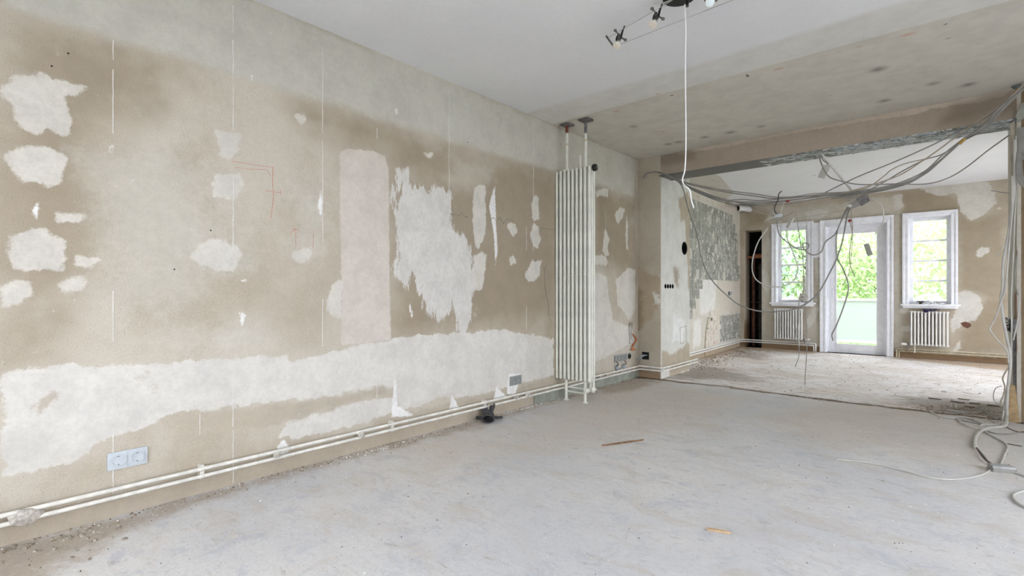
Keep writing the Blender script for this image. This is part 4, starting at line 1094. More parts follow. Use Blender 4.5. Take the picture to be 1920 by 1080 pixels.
GB = 'grey cables strung across the opening'
LB = 'grey cable in the sagging bundle strung across the wide opening'
L0 = [(1206, 334), (1213, 325), (1232, 323), (1252, 329)]; R0 = [(1842, 237), (1868, 210), (1896, 181), (1922, 156)]
bundle = [
    [(1286, 342), (1355, 356), (1410, 363), (1451, 369), (1486, 369), (1526, 363), (1587, 360), (1654, 351), (1694, 340), (1735, 320), (1767, 291), (1804, 262)],
    [(1286, 344), (1355, 359), (1410, 367), (1451, 372), (1500, 369), (1560, 363), (1620, 359), (1670, 350), (1715, 335), (1750, 312), (1785, 280), (1815, 255)],
    [(1294, 351), (1331, 367), (1363, 375), (1394, 374), (1424, 376), (1465, 373), (1520, 368), (1587, 364), (1654, 355), (1694, 345), (1735, 326), (1770, 296), (1808, 262)],
    [(1294, 352), (1331, 369), (1363, 377), (1404, 379), (1450, 378), (1500, 373), (1560, 366), (1620, 361), (1680, 349), (1730, 328), (1772, 292), (1810, 260)],
    [(1292, 353), (1331, 371), (1363, 381), (1404, 386), (1435, 385), (1486, 381), (1530, 373), (1570, 368), (1640, 360), (1700, 345), (1740, 322), (1776, 290), (1812, 258)],
    [(1288, 348), (1320, 361), (1350, 371), (1390, 381), (1430, 382), (1480, 376), (1540, 368), (1600, 364), (1660, 356), (1710, 338), (1756, 306), (1800, 268)],
]
for i, b in enumerate(bundle):
    j = lambda k: random.uniform(-1.5, 1.5)
    L = [(a + j(0), c + j(0) * .7) for a, c in L0]; Rr = [(a + j(0) + i, c + j(0) + i * .8) for a, c in R0]
    dy = 5.52 + .018 * i
    pts = [(a, c, 5.635 - .004 * i) for a, c in L[:3]] + [(a, c, dy + .05) for a, c in L[3:]] + [(a, c, dy + .06 * math.sin((a - 1250) / 200)) for a, c in b] + [(a, c, 5.50) for a, c in Rr]
    cable('hanging_cable', pts, .0062 if i % 2 else .0052, M_cab, ('topmost', 'second-highest', 'third-highest', 'third-lowest', 'lowest', 'second-lowest')[i] + ' grey strand of the sagging cable bundle above the scraped wall', GB)
cable('hanging_cable', [(1547, 361, 5.66), (1580, 345, 5.62), (1614, 329), (1681, 302), (1748, 272), (1788, 251), (1855, 216), (1909, 170, 5.5), (1925, 152, 5.5)], .0055, M_cab, 'uppermost grey cable rising straight from the bundle to the top right', GB, 5.56)
cable('hanging_cable', [(1556, 366, 5.66), (1600, 357), (1681, 331), (1729, 302), (1761, 280), (1804, 248), (1855, 213), (1904, 173, 5.49), (1925, 150, 5.49)], .0055, M_cabt, 'tan cable rising from the bundle to the top right corner', GB, 5.54)
cable('hanging_cable', [(1560, 372, 5.64), (1610, 364), (1660, 340), (1690, 322), (1735, 299), (1763, 291), (1790, 274), (1830, 245), (1880, 200, 5.5), (1922, 162, 5.5)], .0052, M_cab, 'grey cable that crosses over the tan one on its way up', GB, 5.57)
cable('hanging_cable', [(1580, 362), (1625, 352), (1655, 332), (1672, 318), (1700, 306), (1745, 296), (1772, 288)], .0045, M_cabt, 'short tan cable bridging the fan of cables near the tan one', GB, 5.6)
cable('hanging_cable', [(1537, 291, 5.7), (1539, 304, 5.68), (1552, 329), (1574, 339), (1614, 346), (1681, 345), (1735, 345), (1775, 335), (1810, 315), (1855, 280), (1893, 253, 5.66)], .0055, M_cab, 'long lone grey cable sweeping up to the right door jamb', GB, 5.6)

# white batten and grey box hanging from the lintel
Yb = 5.72
a, b = on(1541, 290, y=PY + .06), on(1604, 366, y=Yb)
dv = (b - a).normalized()
o = build('hanging_batten', MB().tube([a, b], .011, 4), M_old, smooth=False); tag(o, 'narrow white batten hanging askew from the lintel', 'batten')
q = on(1545, 322, y=5.66); ax = (on(1540, 333, y=5.66) - on(1550, 311, y=5.66)).normalized(); B4 = frame(q, ax, Y.cross(ax).normalized(), -Y)
r = empty('hanging_box', q, 'small grey box dangling beside the white batten below the lintel', 'junction box')
build('box_body', MB().bbox((-.062, -.03, -.015), (.062, .03, .015), .006, B4), M_cabl, r)
build('box_lead', MB().tube(catmull([B4(-.06, 0, 0), B4(-.08, .004, .0), on(1543, 300, y=5.68), on(1540, 292, y=5.70)]), .005, 6), M_cab, r)

# junction cluster under the bundle
q = on(1611, 379, y=5.58); r = empty('hanging_cluster', q, 'crushed grey junction box where the drooping cables meet', 'junction box')
u_ = (on(1626, 372, y=5.58) - on(1595, 386, y=5.58)).normalized(); B4 = frame(q, u_, Y.cross(u_).normalized() * -1, -Y)
build('box_body', MB().bbox((-.075, -.028, -.02), (.03, .028, .02), .008, B4), M_cab, r)
build('torn_lid', MB().prism([(.0, -.045), (.075, -.035), (.085, .03), (.05, .045), (-.01, .03)], .018, .026, B4), M_steel, r)
build('cable_clamp', MB().bbox((-.09, -.015, -.012), (-.06, .015, .024), .003, B4), M_cabl, r)
q = on(1595, 372, y=5.66); o = build('hanging_rag', crust(q, (.055, .015, .025), 44), M_crust, angle=70); tag(o, 'torn white plaster scrap hanging at the end of the white batten', 'plaster')
q2 = on(1460, 405, y=5.6); r = empty('hanging_terminal', q2, 'white terminal block tangled in wires left under the bundle', 'terminal block')
B4 = frame(q2, X, Z, -Y)
build('block', MB().bbox((-.035, -.012, -.012), (.03, .018, .012), .004, B4), M_sock, r)
for k, P in enumerate([[(-.03, 0), (-.07, .03), (-.05, .09), (.0, .16)], [(.02, .01), (.03, .07), (.05, .12), (.1, .16)], [(.03, -.01), (.09, .0), (.14, .03)], [(-.035, -.01), (-.09, -.02), (-.13, -.05)], [(0, -.012), (.02, -.05), (.03, -.03)]]):
    build('wire', MB().tube(catmull([B4(a, b, .004 * k) for a, b in P]), .004, 6), M_cabl if k % 2 else M_cab, r)
cable('hanging_cable', [(1466, 358), (1460, 364), (1459, 374), (1454, 384), (1452, 394), (1456, 401)], .0045, M_black, 'short black cable tied into the bundle above the white terminal block', None, 5.57)
q = on(1477, 377, y=5.57); o = build('hanging_red_blob', crust(q, (.016, .012, .012), 3), M_redplug, angle=70); tag(o, 'small dark red plastic blob stuck in the cable bundle', 'plastic')
q = on(1593, 414, y=5.57); o = build('hanging_connector', crust(q, (.014, .012, .013), 5), M_redplug, angle=70); tag(o, 'dark red connector hanging above the balcony door glass', 'connector')
q = on(1628, 468, y=5.57); ax = (on(1632, 479, y=5.57) - on(1624, 457, y=5.57)).normalized(); B4 = frame(q, ax, Y.cross(ax).normalized(), -Y)
r = empty('hanging_box', q, 'slim grey box dangling in front of the balcony door glass', 'junction box')
build('box_body', MB().bbox((-.055, -.02, -.012), (.055, .02, .012), .004, B4), M_cab, r)
build('lead', MB().tube(catmull([on(1593, 416, y=5.57), on(1600, 440, y=5.57), on(1613, 448, y=5.57), on(1623, 455, y=5.57), B4(-.05, 0, 0)]), .0028, 6), M_cabl, r)
q = on(1481, 418, y=5.6); ax = (on(1476, 428, y=5.6) - on(1486, 409, y=5.6)).normalized(); B4 = frame(q, ax, Y.cross(ax).normalized(), -Y)
r = empty('hanging_strip', q, 'pale connector strip at the head of the left cable loop', 'terminal block')
build('strip', MB().bbox((-.055, -.015, -.01), (.055, .015, .01), .003, B4), M_cabl, r)
for k in range(4): build('screw', MB().tube([B4(-.036 + .024 * k, 0, .009), B4(-.036 + .024 * k, 0, .013)], .005, 8), M_steel, r)
GD = 'cables drooping in front of the balcony door'
cable('hanging_cable', [(1440, 427), (1420, 457), (1410, 497), (1417, 523), (1440, 536), (1467, 537), (1487, 527), (1495, 510), (1495, 497), (1487, 473), (1477, 450), (1475, 433), (1479, 424)], .0056, M_cabl, 'pale cable hanging in a wide loop before the dark shaft', GD)
cable('hanging_cable', [(1457, 412), (1460, 437), (1477, 455), (1497, 467), (1513, 467), (1517, 459), (1512, 456), (1505, 457), (1508, 468), (1523, 478), (1540, 472), (1548, 453), (1567, 437), (1583, 400), (1592, 386)], .0056, M_cab, 'grey cable with a small curl between left window and door', GD, 5.58)
cable('hanging_cable', [(1268, 337, 5.6), (1280, 352, 5.6), (1291, 393, 5.62), (1306, 437, 5.65), (1317, 489, 5.66), (1335.5, 526, 5.66), (1365, 555.5, 5.66), (1387, 572, 5.64), (1421, 583), (1461, 584), (1498.5, 576), (1532, 552), (1558, 507), (1570, 482), (1580, 450), (1588, 407), (1594, 388)], .0068, M_cab, 'longest grey cable sagging low from the pier top to the door', GD, 5.61)
cable('hanging_cable', [(1592, 388), (1572, 427), (1568, 453), (1570, 483), (1580, 503), (1589, 527), (1590, 547), (1580, 580), (1567, 613), (1560, 627), (1562, 639)], .0060, M_cab, 'grey cable hanging down across the balcony door to knee height', GD, 5.56)
cable('hanging_cable', [(1595, 390), (1597, 410), (1598, 437), (1593, 473), (1594, 495), (1600, 513), (1603, 520)], .0040, M_cabt, 'thin tan cable hanging short in front of the door glass', GD, 5.59)
cable('hanging_cable', [(1594, 414), (1598, 440), (1597, 470), (1592, 510), (1580, 535)], .0026, M_cabt, 'thin wire below the dark red connector', GD, 5.55)
cable('hanging_cable', [(1622, 376), (1633, 372), (1640, 373), (1653, 387), (1657, 407), (1653, 423), (1640, 440)], .0052, M_cabl, 'pale cable curling over the top right of the balcony door', GD, 5.57)
cable('hanging_cable', [(1492, 396), (1493, 403), (1500, 450), (1505, 483), (1507, 517), (1506, 553)], .0034, M_cab, 'left of two thin wires meeting at the plaster-caked box', GD, 5.6)
cable('hanging_cable', [(1516, 396), (1515, 403), (1508, 450), (1506, 483), (1507, 520)], .0028, M_cabl, 'right of two thin wires meeting above the plaster-caked box', GD, 5.62)
cable('hanging_cable', [(1507, 516), (1508, 530), (1507, 550)], .011, M_crust, 'plaster-crusted cable end in front of the left window', GD, 5.6)
q = on(1505.5, 558, y=5.6); r = empty('hanging_round_box', q, 'plaster-caked round box hanging before the left window', 'junction box')
build('box_body', crust(q, (.040, .022, .040), 8), M_crust, r, angle=70); build('screw_head', MB().ball(q + Vector((.004, -.025, .006)), .006), M_steel, r)
cable('hanging_cable', [(1498, 566), (1497, 607), (1492, 623), (1497, 643), (1498, 667), (1491, 688)], .0036, M_cab, 'left of the two thin wires trailing below the plaster-caked box', GD, 5.6)
cable('hanging_cable', [(1509, 566), (1512, 607), (1513, 650), (1510, 700), (1509, 722)], .0036, M_cab, 'right of the two thin wires trailing below the plaster-caked box', GD, 5.58)
cable('hanging_cable', [(1463, 412), (1463, 440), (1462, 490), (1465, 510), (1469, 521)], .0028, M_cabl, 'thin pale wire hanging at the left edge of the left window', GD, 5.62)
cable('hanging_cable', [(1465, 412), (1465, 463), (1466, 523), (1465, 570), (1463, 607), (1464, 626)], .0022, M_cab, 'hair-thin wire hanging down over the left radiator', GD, 5.63)
cable('hanging_cable', [(1408, 392, 5.95), (1447, 405, 5.7), (1460, 407, 5.62)], .0026, M_cabl, 'thin taut cord from the vent pipe to the terminal block', GD)
cable('hanging_cable', [(1462, 407), (1500, 407), (1540, 402), (1590, 393), (1604, 386)], .0022, M_cabt, 'thin taut cord from the terminal block to the crushed box', GD, 5.61)
cable('hanging_cable', [(1322, 472, 5.7), (1334, 478, 5.7), (1341, 490, 5.7), (1342, 505, 5.7), (1336, 514, 5.7)], .0034, M_cab, 'short curved grey wire in front of the grey scraped wall', None)
bits = [(1209, 322), (1222, 328), (1236, 326)]

# white pendant flex hanging from the ceiling lamp
can = Vector((-1.12, 2.67, CEIL)); fy = 2.69
pw = [on(1284, 8, y=2.67), on(1286, 60, y=fy), on(1285, 130, y=fy), on(1286, 220, y=fy), on(1286, 280, y=fy), on(1284, 318, y=fy), on(1280, 335, y=fy), on(1282, 346, y=fy), on(1291, 354, y=fy), on(1295, 362, y=fy), on(1296, 374, y=fy), on(1301, 390, y=fy)]
o = build('hanging_flex', MB().tube(catmull(pw, 8), .0034, 8), M_white, angle=80); tag(o, 'long white flex hanging straight down from the ceiling lamp canopy', 'cable')

# ================================================================== CEILING WIRE LAMP
M_can = simple('black_canopy', (42, 42, 42), 0.35, 0.3, var=0.2)
M_wire = simple('lamp_wire', (176, 174, 170), 0.4, 0.3)
M_chrm = simple('lamp_chrome', (120, 118, 114), 0.3, 0.8, var=0.3, scale=50)
M_bulb = simple('frosted_bulb', (226, 224, 206), 0.25, var=0.05, spec=0.6)
M_lens = simple('bulb_lens', (214, 226, 224), 0.15, var=0.04, spec=0.7)
M_fil = simple('bulb_inside', (222, 212, 196), 0.4, var=0.05)
lamp = empty('ceiling_lamp', can - Vector((0, 0, .16)), 'black round canopy with two taut wires carrying small spotlights', 'ceiling lamp')
cc = on(1274, -6, z=CEIL - .02)
build('canopy', MB().lathe([(.001, 0), (.085, 0), (.088, .006), (.086, .026), (.001, .026)], frame((cc.x, cc.y, CEIL - .026), X, Y, Z), 32), M_can, lamp)
build('canopy_rod', MB().tube([(cc.x - .085, cc.y - .02, CEIL - .032), (cc.x + .085, cc.y - .02, CEIL - .032)], .004, 8), M_wire, lamp)
build('canopy_knob', MB().tube([(cc.x + .022, cc.y + .05, CEIL - .026), (cc.x + .022, cc.y + .05, CEIL - .06)], .008, 10), M_chrm, lamp)
wz = CEIL - .075
wA0, wA1 = on(1140, 71, z=wz), on(1330, -40, z=wz); wB0, wB1 = on(1151, 88, z=wz), on(1420, -18, z=wz)
for a, b in ((wA0, wA1), (wB0, wB1)): build('tension_wire', MB().tube([a, b], .0016, 6), M_wire, lamp)
build('end_bar', MB().tube([on(1137, 68, z=wz), on(1152, 89, z=wz)], .006, 8), M_chrm, lamp)


def wire_spot(px, py, lab, tilt, lens=False, s=1.0):
    """clamp head with two winged screws, a black lever and a reflector bulb"""
    c = on(px, py, z=wz - .005)
    r = empty('spotlight', c, lab, 'spotlight', 'spotlights on the ceiling wires')
    right, up = _R, Z
    f = lambda a, b, d=0.0: c + right * (a * s) + up * (b * s) - _F * (d * s)
    build('clamp_bar', MB().tube([f(-.026, .03), f(-.008, .008), f(.012, -.012), f(.026, -.02)], .0045 * s, 8), M_chrm, r)
    for e in (f(-.030, .034), f(.030, -.022)): build('wing_screw', MB().ball(e, .0105 * s, 10, 6, (1, 1, .8)), M_chrm, r)
    build('lever', MB().tube([f(.026, .062), f(.012, .026), f(.004, -.005), f(-.004, -.022)], [.0035 * s, .006 * s, .0075 * s, .006 * s], 8), M_can, r)
    build('bow', MB().tube(catmull([f(-.004, .014), f(-.018, .0), f(-.024, -.022), f(-.018, -.034)]), .0045 * s, 8), M_can, r)
    build('lamp_holder', MB().tube([f(-.008, -.005), f(-.014, -.036)], [.010 * s, .012 * s], 10), M_chrm, r)
    axis = (right * tilt[0] + up * tilt[1] - _F * tilt[2]).normalized(); u = axis.orthogonal().normalized(); w = axis.cross(u)
    B5 = frame(f(-.013, -.032), u * s, w * s, axis * s)
    b = build('reflector_bulb', MB().lathe([(.008, 0), (.012, .006), (.017, .018), (.0235, .032), (.0245, .036), (.022, .038)], B5, 20), M_bulb, r)
    build('lens', MB().lathe([(.0225, .037), (.012, .0385), (.0005, .039)], B5, 20), M_lens if lens else M_fil, b)
    return r


wire_spot(1163, 68, 'leftmost wire spotlight next to the end bar of the ceiling lamp', (-.28, -.8, .35))
wire_spot(1233, 28, 'middle wire spotlight left of the black ceiling canopy', (-.45, -.75, .35))
wire_spot(1331, -8, 'wire spotlight with a bright lens right of the black ceiling canopy', (.05, -.55, .95), True)

# ================================================================== RIGHT JAMB: cables, boxes, boards
GJ = 'cables running down the right jamb'
Yj = 5.58
cable('hanging_cable', [(1903, 262, 5.6), (1903, 310), (1900, 368), (1894, 421), (1887, 460), (1881, 495), (1880, 541), (1877, 560), (1881, 597), (1888, 634), (1894, 664), (1894, 690), (1890, 727), (1888, 760), (1888, 780), on(1887, 795, z=.02), on(1881, 800, z=.012), on(1868, 801, z=.011), on(1850, 804, z=.011), on(1838, 810, z=.011), on(1830, 820, z=.011), on(1828, 832, z=.011), on(1830, 839, z=.011)], .0105, M_cabl, 'thick pale cable running down the right jamb and looping onto the floor', GJ, Yj, 8, 10)
for k, (c_, off) in enumerate([(M_black, 0), (M_cgrey, 1.6), (M_lag, -1.4)]):
    cable('core_wire', [on(1830 + off * .4, 838, z=.010), on(1836 + off, 846, z=.012), on(1843 + off * 1.6, 855, z=.016), on(1852 + off, 865, z=.014), on(1864, 871, z=.014)], .0028, c_, ['black core wire between thick pale cable and floor box', 'grey core wire between thick pale cable and floor box', 'brown core wire between thick pale cable and floor box'][k], None)
cable('hanging_cable', [(1898, 330), (1897, 400), (1893, 450), (1889, 500), (1884, 545), (1876, 569), (1866, 597), (1856, 615), (1858, 622), (1870, 638), (1888, 658), (1891, 680)], .0058, M_cabl, 'pale cable bulging out to the left halfway down the right jamb', GJ, 5.57)
cable('hanging_cable', [(1912, 540), (1911, 569), (1909, 597), (1903, 625), (1900, 638)], .0052, M_cabl, 'short pale cable at the right edge of the jamb', GJ, 5.60)
cable('hanging_cable', [(1890, 690), (1884, 700), (1880, 710), (1884, 724), (1882, 740), (1877, 752), (1875, 762)], .0052, M_cabt, 'tan cable kinking low down on the right jamb', GJ, 5.56)
cable('hanging_cable', [(1879, 724), (1868, 727), (1863, 738), (1864, 750), (1874, 760), (1886, 772)], .0030, M_cab, 'thin dark wire forming a small ring low on the right jamb', GJ, 5.55)
cable('hanging_cable', [(1905, 255), (1906, 330), (1902, 420), (1899, 500), (1896, 560), (1897, 620), (1894, 690), (1885, 745), on(1879, 790, z=.012), on(1873, 797, z=.010)], .0055, M_cabl, 'straight pale cable close to the right jamb', GJ, 5.61)
cable('hanging_cable', [(1908, 470), (1903, 520), (1907, 548), (1913, 556)], .0036, M_cab, 'short thin wire curving across the white jamb edge', GJ, 5.60)
cable('hanging_cable', [(1869, 480), (1876, 470), (1883, 462)], .0036, M_cabl, 'short pale cable end poking left from the jamb', GJ, 5.58)
cable('hanging_cable', [(1858, 357), (1866, 358.5), (1882, 361), (1892, 362)], .0036, M_cab, 'short dark wire poking left near the top of the jamb', GJ, 5.62)
for k in range(4):      # the coil hung at the top of the pier
    P = [(1908 + 2.5 * k, 286, 5.58), (1906 + 3 * k, 310, 5.57), (1908 + 3 * k, 330, 5.56), (1914 + 3 * k, 345, 5.56), (1924 + 2 * k, 352, 5.57), (1936, 350, 5.58)]
    cable('hanging_cable', P, .0062, M_cab, ('innermost', 'second', 'third', 'outermost')[k] + ' grey turn of the cable coil at the top of the right pier', 'coiled cables on the right pier')
M_board = simple('pale_green_board', (168, 170, 156), 0.9, var=0.15, scale=12)
M_oldw = simple('beige_board', (170, 162, 146), 0.9, var=0.15, scale=10)
o = build('corner_board', MB().prism([(on(a, b, y=5.64).x, on(a, b, y=5.64).z) for a, b in [(1894, 234), (1902, 226), (1904, 330), (1896, 332)]], 0.0, .012, BPF), M_oldw, smooth=False); tag(o, 'narrow beige board at the top corner of the right jamb', 'board')
o = build('plaster_board', MB().prism([(on(a, b, y=5.6).x, on(a, b, y=5.6).z) for a, b in [(1904, 218), (1917, 192), (1930, 190), (1930, 214), (1910, 228)]], 0.022, .034, BPF), M_board, smooth=False); tag(o, 'torn pale green board piece above the right jamb', 'board')
r = empty('cable_duct', BPF(.42, 1.99, 0), 'grey open cable duct on the right pier with cables spilling out', 'cable duct')
qa, qb = on(1905, 300, y=5.62), on(1905, 240, y=5.62)
build('duct_back', MB().bbox((qa.x + .01, qa.z, 0), (qa.x + .25, qb.z, .03), .003, BPF), M_cab, r)
build('duct_flap', MB().prism([(qa.x - .0, qa.z - .02), (qa.x + .07, qa.z + .06), (qa.x + .22, qa.z + .08), (qa.x + .22, qa.z - .0), (qa.x + .05, qa.z + .0)], .034, .04, BPF), M_board, r)
q = on(1911, 158, y=5.58); o = build('hanging_sleeve', MB().tube(catmull([on(1904, 166, y=5.56), on(1910, 158, y=5.56), on(1918, 150, y=5.56), on(1928, 140, y=5.56)]), .030, 12), simple('blue_grey_sleeve', (126, 132, 136), 0.6), angle=60); tag(o, 'blue-grey sleeve gathering the cables at the top right', 'sleeve')
for (px, py, lab) in [(1908, 171, 'yellow tape wrapped round the cables at the top right'), (1804, 265, 'yellow tape on the cable fan in front of the second ceiling')]:
    p, p2 = on(px - 5, py + 5, y=5.51), on(px + 5, py - 5, y=5.51)
    o = build('hanging_tape', MB().tube([p, p2], .016 if px > 1850 else .012, 10), M_tape); tag(o, lab, 'tape', 'tape on the cables')
# broken junction box on the jamb
q = on(1887, 612, y=5.66); Bj = frame((JX, 5.70, q.z), Y, Z, -X)
r = empty('jamb_box', (JX, 5.7, q.z - .07), 'broken dark junction box with wires on the right jamb', 'junction box')
build('box_body', MB().bbox((-.05, -.05, -.001), (.09, .06, .035), .004, Bj), M_steel, r)
build('box_inside', MB().bbox((-.035, -.04, .03), (.075, .045, .038), .002, Bj), M_pin, r)
for k in range(7):
    rr = random.Random(k + 50); P = [Bj(rr.uniform(-.03, .06), rr.uniform(-.03, .04), .03)]
    for _ in range(3): P.append(Bj(rr.uniform(-.06, .08), rr.uniform(-.09, .08), rr.uniform(.04, .075)))
    build('wire', MB().tube(catmull(P), .004, 6), [M_black, M_cab, M_white][k % 3], r)
o = build('jamb_conduit', MB().bbox((-.035, -.62, -.001), (-.0, -.06, .02), .003, Bj), M_steel); tag(o, 'dark chased conduit below the broken jamb box', 'conduit')
# plank leaning in the corner
pa, pb = on(1901, 788, y=5.6), on(1896, 722, y=5.64); M_wood = simple('pale_timber', (186, 160, 120), 0.8, var=0.18, scale=22)
o = build('leaning_plank', MB().prism([(pa.x - .035, 0.0), (pa.x + .035, 0.0), (pb.x + .022, pb.z), (pb.x - .012, pb.z + .01)], 0.012, .03, BPF), M_wood, smooth=False); tag(o, 'short pale wooden plank leaning against the right jamb', 'plank')
o = build('wood_plug', MB().bbox((-.06, -.0, -.001), (-.02, .05, .012), .004, frame((JX, 5.74, on(1905, 362, y=5.7).z), Y, Z, -X)), M_lag); tag(o, 'brown wooden plug in the right jamb near the coil', 'wood')

# ================================================================== FLOOR CABLES AND BOX
GF = 'cables lying on the floor by the right jamb'
fl = lambda L, z=.006: [on(a, b, z=z) for a, b in L]
cable('floor_cable', fl([(1745, 772), (1761, 780), (1782, 784), (1794, 784.5), (1803, 793), (1821, 801), (1841, 805), (1850, 811), (1868, 821), (1883, 829), (1890, 839), (1884, 853), (1880, 863), (1876, 871)], .007), .0058, M_cabl, 'pale cable on the floor winding from the threshold to the grey box', GF)
cable('floor_cable', fl([(1794, 785), (1803, 784), (1815, 785), (1830, 790), (1841, 795), (1824, 792.5), (1803, 788)], .006), .0045, M_cab, 'grey cable forming a flat loop on the floor beside the threshold', GF)
cable('floor_cable', fl([(1838, 803), (1837, 799), (1843, 796), (1861, 796), (1874, 796.5)], .005), .0048, M_cabl, 'short pale cable on the floor left of the jamb foot', GF)
cable('floor_cable', fl([(1853, 809), (1868, 813), (1890, 813.5), (1913, 810), (1935, 808)], .005), .0048, M_cab, 'grey cable on the floor leaving the picture on the right', GF)
cable('floor_cable', fl([(1567, 861), (1616, 866), (1652, 872.5), (1699, 884), (1741, 895), (1782, 899), (1816, 896), (1843, 889), (1860, 879), (1866, 876)], .005), .0042, M_cabl, 'long pale cable stretched in an arc across the floor to the box', GF)
cable('floor_cable', fl([(1893, 883), (1903, 886), (1918, 891), (1940, 900)], .007), .0055, M_cabl, 'pale cable leaving the grey floor box to the right', GF)
cable('floor_cable', fl([(1935, 918), (1918, 921), (1904, 926), (1900, 931), (1906, 941), (1918, 949), (1935, 955)], .006), .0055, M_cabl, 'pale cable loop at the right picture edge on the floor', GF)
cable('floor_cable', fl([(1885, 799), (1895, 805), (1908, 809), (1930, 811)], .006), .0030, M_lag, 'thin brown wire on the floor at the jamb foot', GF)
for k, P in enumerate([[(1775, 768), (1800, 771), (1830, 773), (1852, 768)], [(1818, 773), (1838, 778), (1852, 786), (1866, 793)], [(1835, 769), (1850, 772), (1860, 782), (1868, 786)], [(1783, 762), (1786, 756), (1793, 758), (1792, 764)], [(1822, 778), (1845, 781), (1855, 778), (1880, 784)], [(1760, 770), (1790, 774), (1815, 772), (1840, 763)]]):
    cable('floor_cable', fl(P, .008 + .004 * k), .0042, [M_cabl, M_cabt, M_cab][k % 3], ['pale offcut lying along the threshold in the jamb tangle', 'tan offcut running diagonally to the jamb foot', 'grey offcut lying short beside the jamb foot', 'small pale wire hoop standing furthest left in the jamb tangle', 'tan offcut crossing the others toward the jamb', 'grey offcut curving up behind the threshold'][k], 'cable tangle by the right jamb')
q = on(1879, 884, z=0); a_ = math.radians(-18); ux = Vector((math.cos(a_ + ANG), math.sin(a_ + ANG), 0)); uy = Vector((-ux.y, ux.x, 0)); B6 = frame(q, ux, uy, Z)
r = empty('floor_box', q, 'grey rectangular junction box lying on the floor with cables', 'junction box')
build('box_base', MB().bbox((-.056, -.03, 0), (.05, .03, .022), .003, B6), M_cab, r)
lid = build('box_lid', MB().bbox((-.057, -.031, .022), (.051, .031, .036), .004, B6), simple('box_grey', (172, 172, 170), 0.5), r)
for dx in (-.045, .04): build('lid_screw', MB().tube([B6(dx, .02, .035), B6(dx, .02, .038)], .004, 8), M_steel, lid)
build('cable_gland', MB().tube([B6(.048, 0, .016), B6(.062, 0, .016)], .009, 10), M_black, r)

# ================================================================== THINGS LYING ABOUT
# dark work glove against the skirting
M_glove = simple('dark_rubber', (74, 74, 74), 0.75, var=0.2, scale=30)
g0 = on(915, 793, z=0); fw = Vector((-_F.x, -_F.y, 0)).normalized(); B7 = frame(g0, _R, -fw, Z)     # u right, v away from the camera, up
mb = MB()
mb.lathe([(.038, -.03), (.042, -.02), (.041, .012), (.039, .04), (.037, .065), (.030, .065), (.031, .02), (.033, -.02), (.038, -.03)], lambda a, b, c: B7(a * 1.25, -.0 + c + .0 - b * .25, .034 + b * .85), 28)
mb.ball(B7(0, .105, .036), 1, 16, 10, (.050, .046, .034))
for P, r_ in [([(-.02, .08, .045), (-.045, .10, .075), (-.05, .11, .10)], .013), ([(-.005, .09, .05), (-.02, .12, .085), (-.02, .135, .105)], .013), ([(.015, .09, .05), (.015, .11, .08), (.02, .12, .105)], .012), ([(.02, .08, .05), (.035, .085, .09), (.045, .08, .125)], .012), ([(.03, .05, .03), (.075, .045, .03), (.105, .05, .032)], .013), ([(-.03, .06, .03), (-.07, .08, .02), (-.09, .09, .018)], .014)]:
    mb.tube(catmull([B7(*p) for p in P], 5), r_, 10); mb.ball(B7(*P[-1]), r_)
glove = build('work_glove', mb, M_glove, fix=False); tag(glove, 'dark grey work glove lying cuff-forward against the left skirting', 'glove')
md = glove.modifiers.new('remesh', 'REMESH'); md.mode = 'VOXEL'; md.voxel_size = .0045
sm = glove.modifiers.new('smooth', 'SMOOTH'); sm.iterations = 3
dg = bpy.context.evaluated_depsgraph_get(); dg.update(); nm = bpy.data.meshes.new_from_object(glove.evaluated_get(dg)); glove.modifiers.clear(); glove.data = nm; nm.shade_smooth()
# wooden offcuts on the floor
M_split = simple('split_wood', (146, 112, 82), 0.85, var=0.25, scale=30)
a, b = on(1128, 837, z=0), on(1207, 826, z=0); dv = (b - a).normalized(); nv = Vector((-dv.y, dv.x, 0)); B8 = frame(a, dv, nv, Z); Ls = (b - a).length
o = build('wood_splinter', MB().prism([(0, 0), (Ls * .25, -.005), (Ls * .6, -.009), (Ls, .002), (Ls * .62, .009), (Ls * .2, .004)], 0.001, .009, B8), M_split, smooth=False); tag(o, 'long brown wood splinter lying on the floor mid-room', 'splinter')
a, b = on(1326, 994, z=0), on(1371, 1001, z=0); dv = (b - a).normalized(); nv = Vector((-dv.y, dv.x, 0)); B8 = frame(a, dv, nv, Z); Ls = (b - a).length
o = build('wood_chip', MB().prism([(0, -.008), (Ls * .75, -.009), (Ls, -.006), (Ls * .98, -.002), (Ls * .8, .003), (Ls * .74, .01), (0, .009)], 0.001, .009, B8), simple('fresh_wood', (212, 184, 148), 0.8, var=0.12, scale=40), smooth=False); tag(o, 'small fresh orange-yellow wood chip on the floor near the front', 'wood chip')


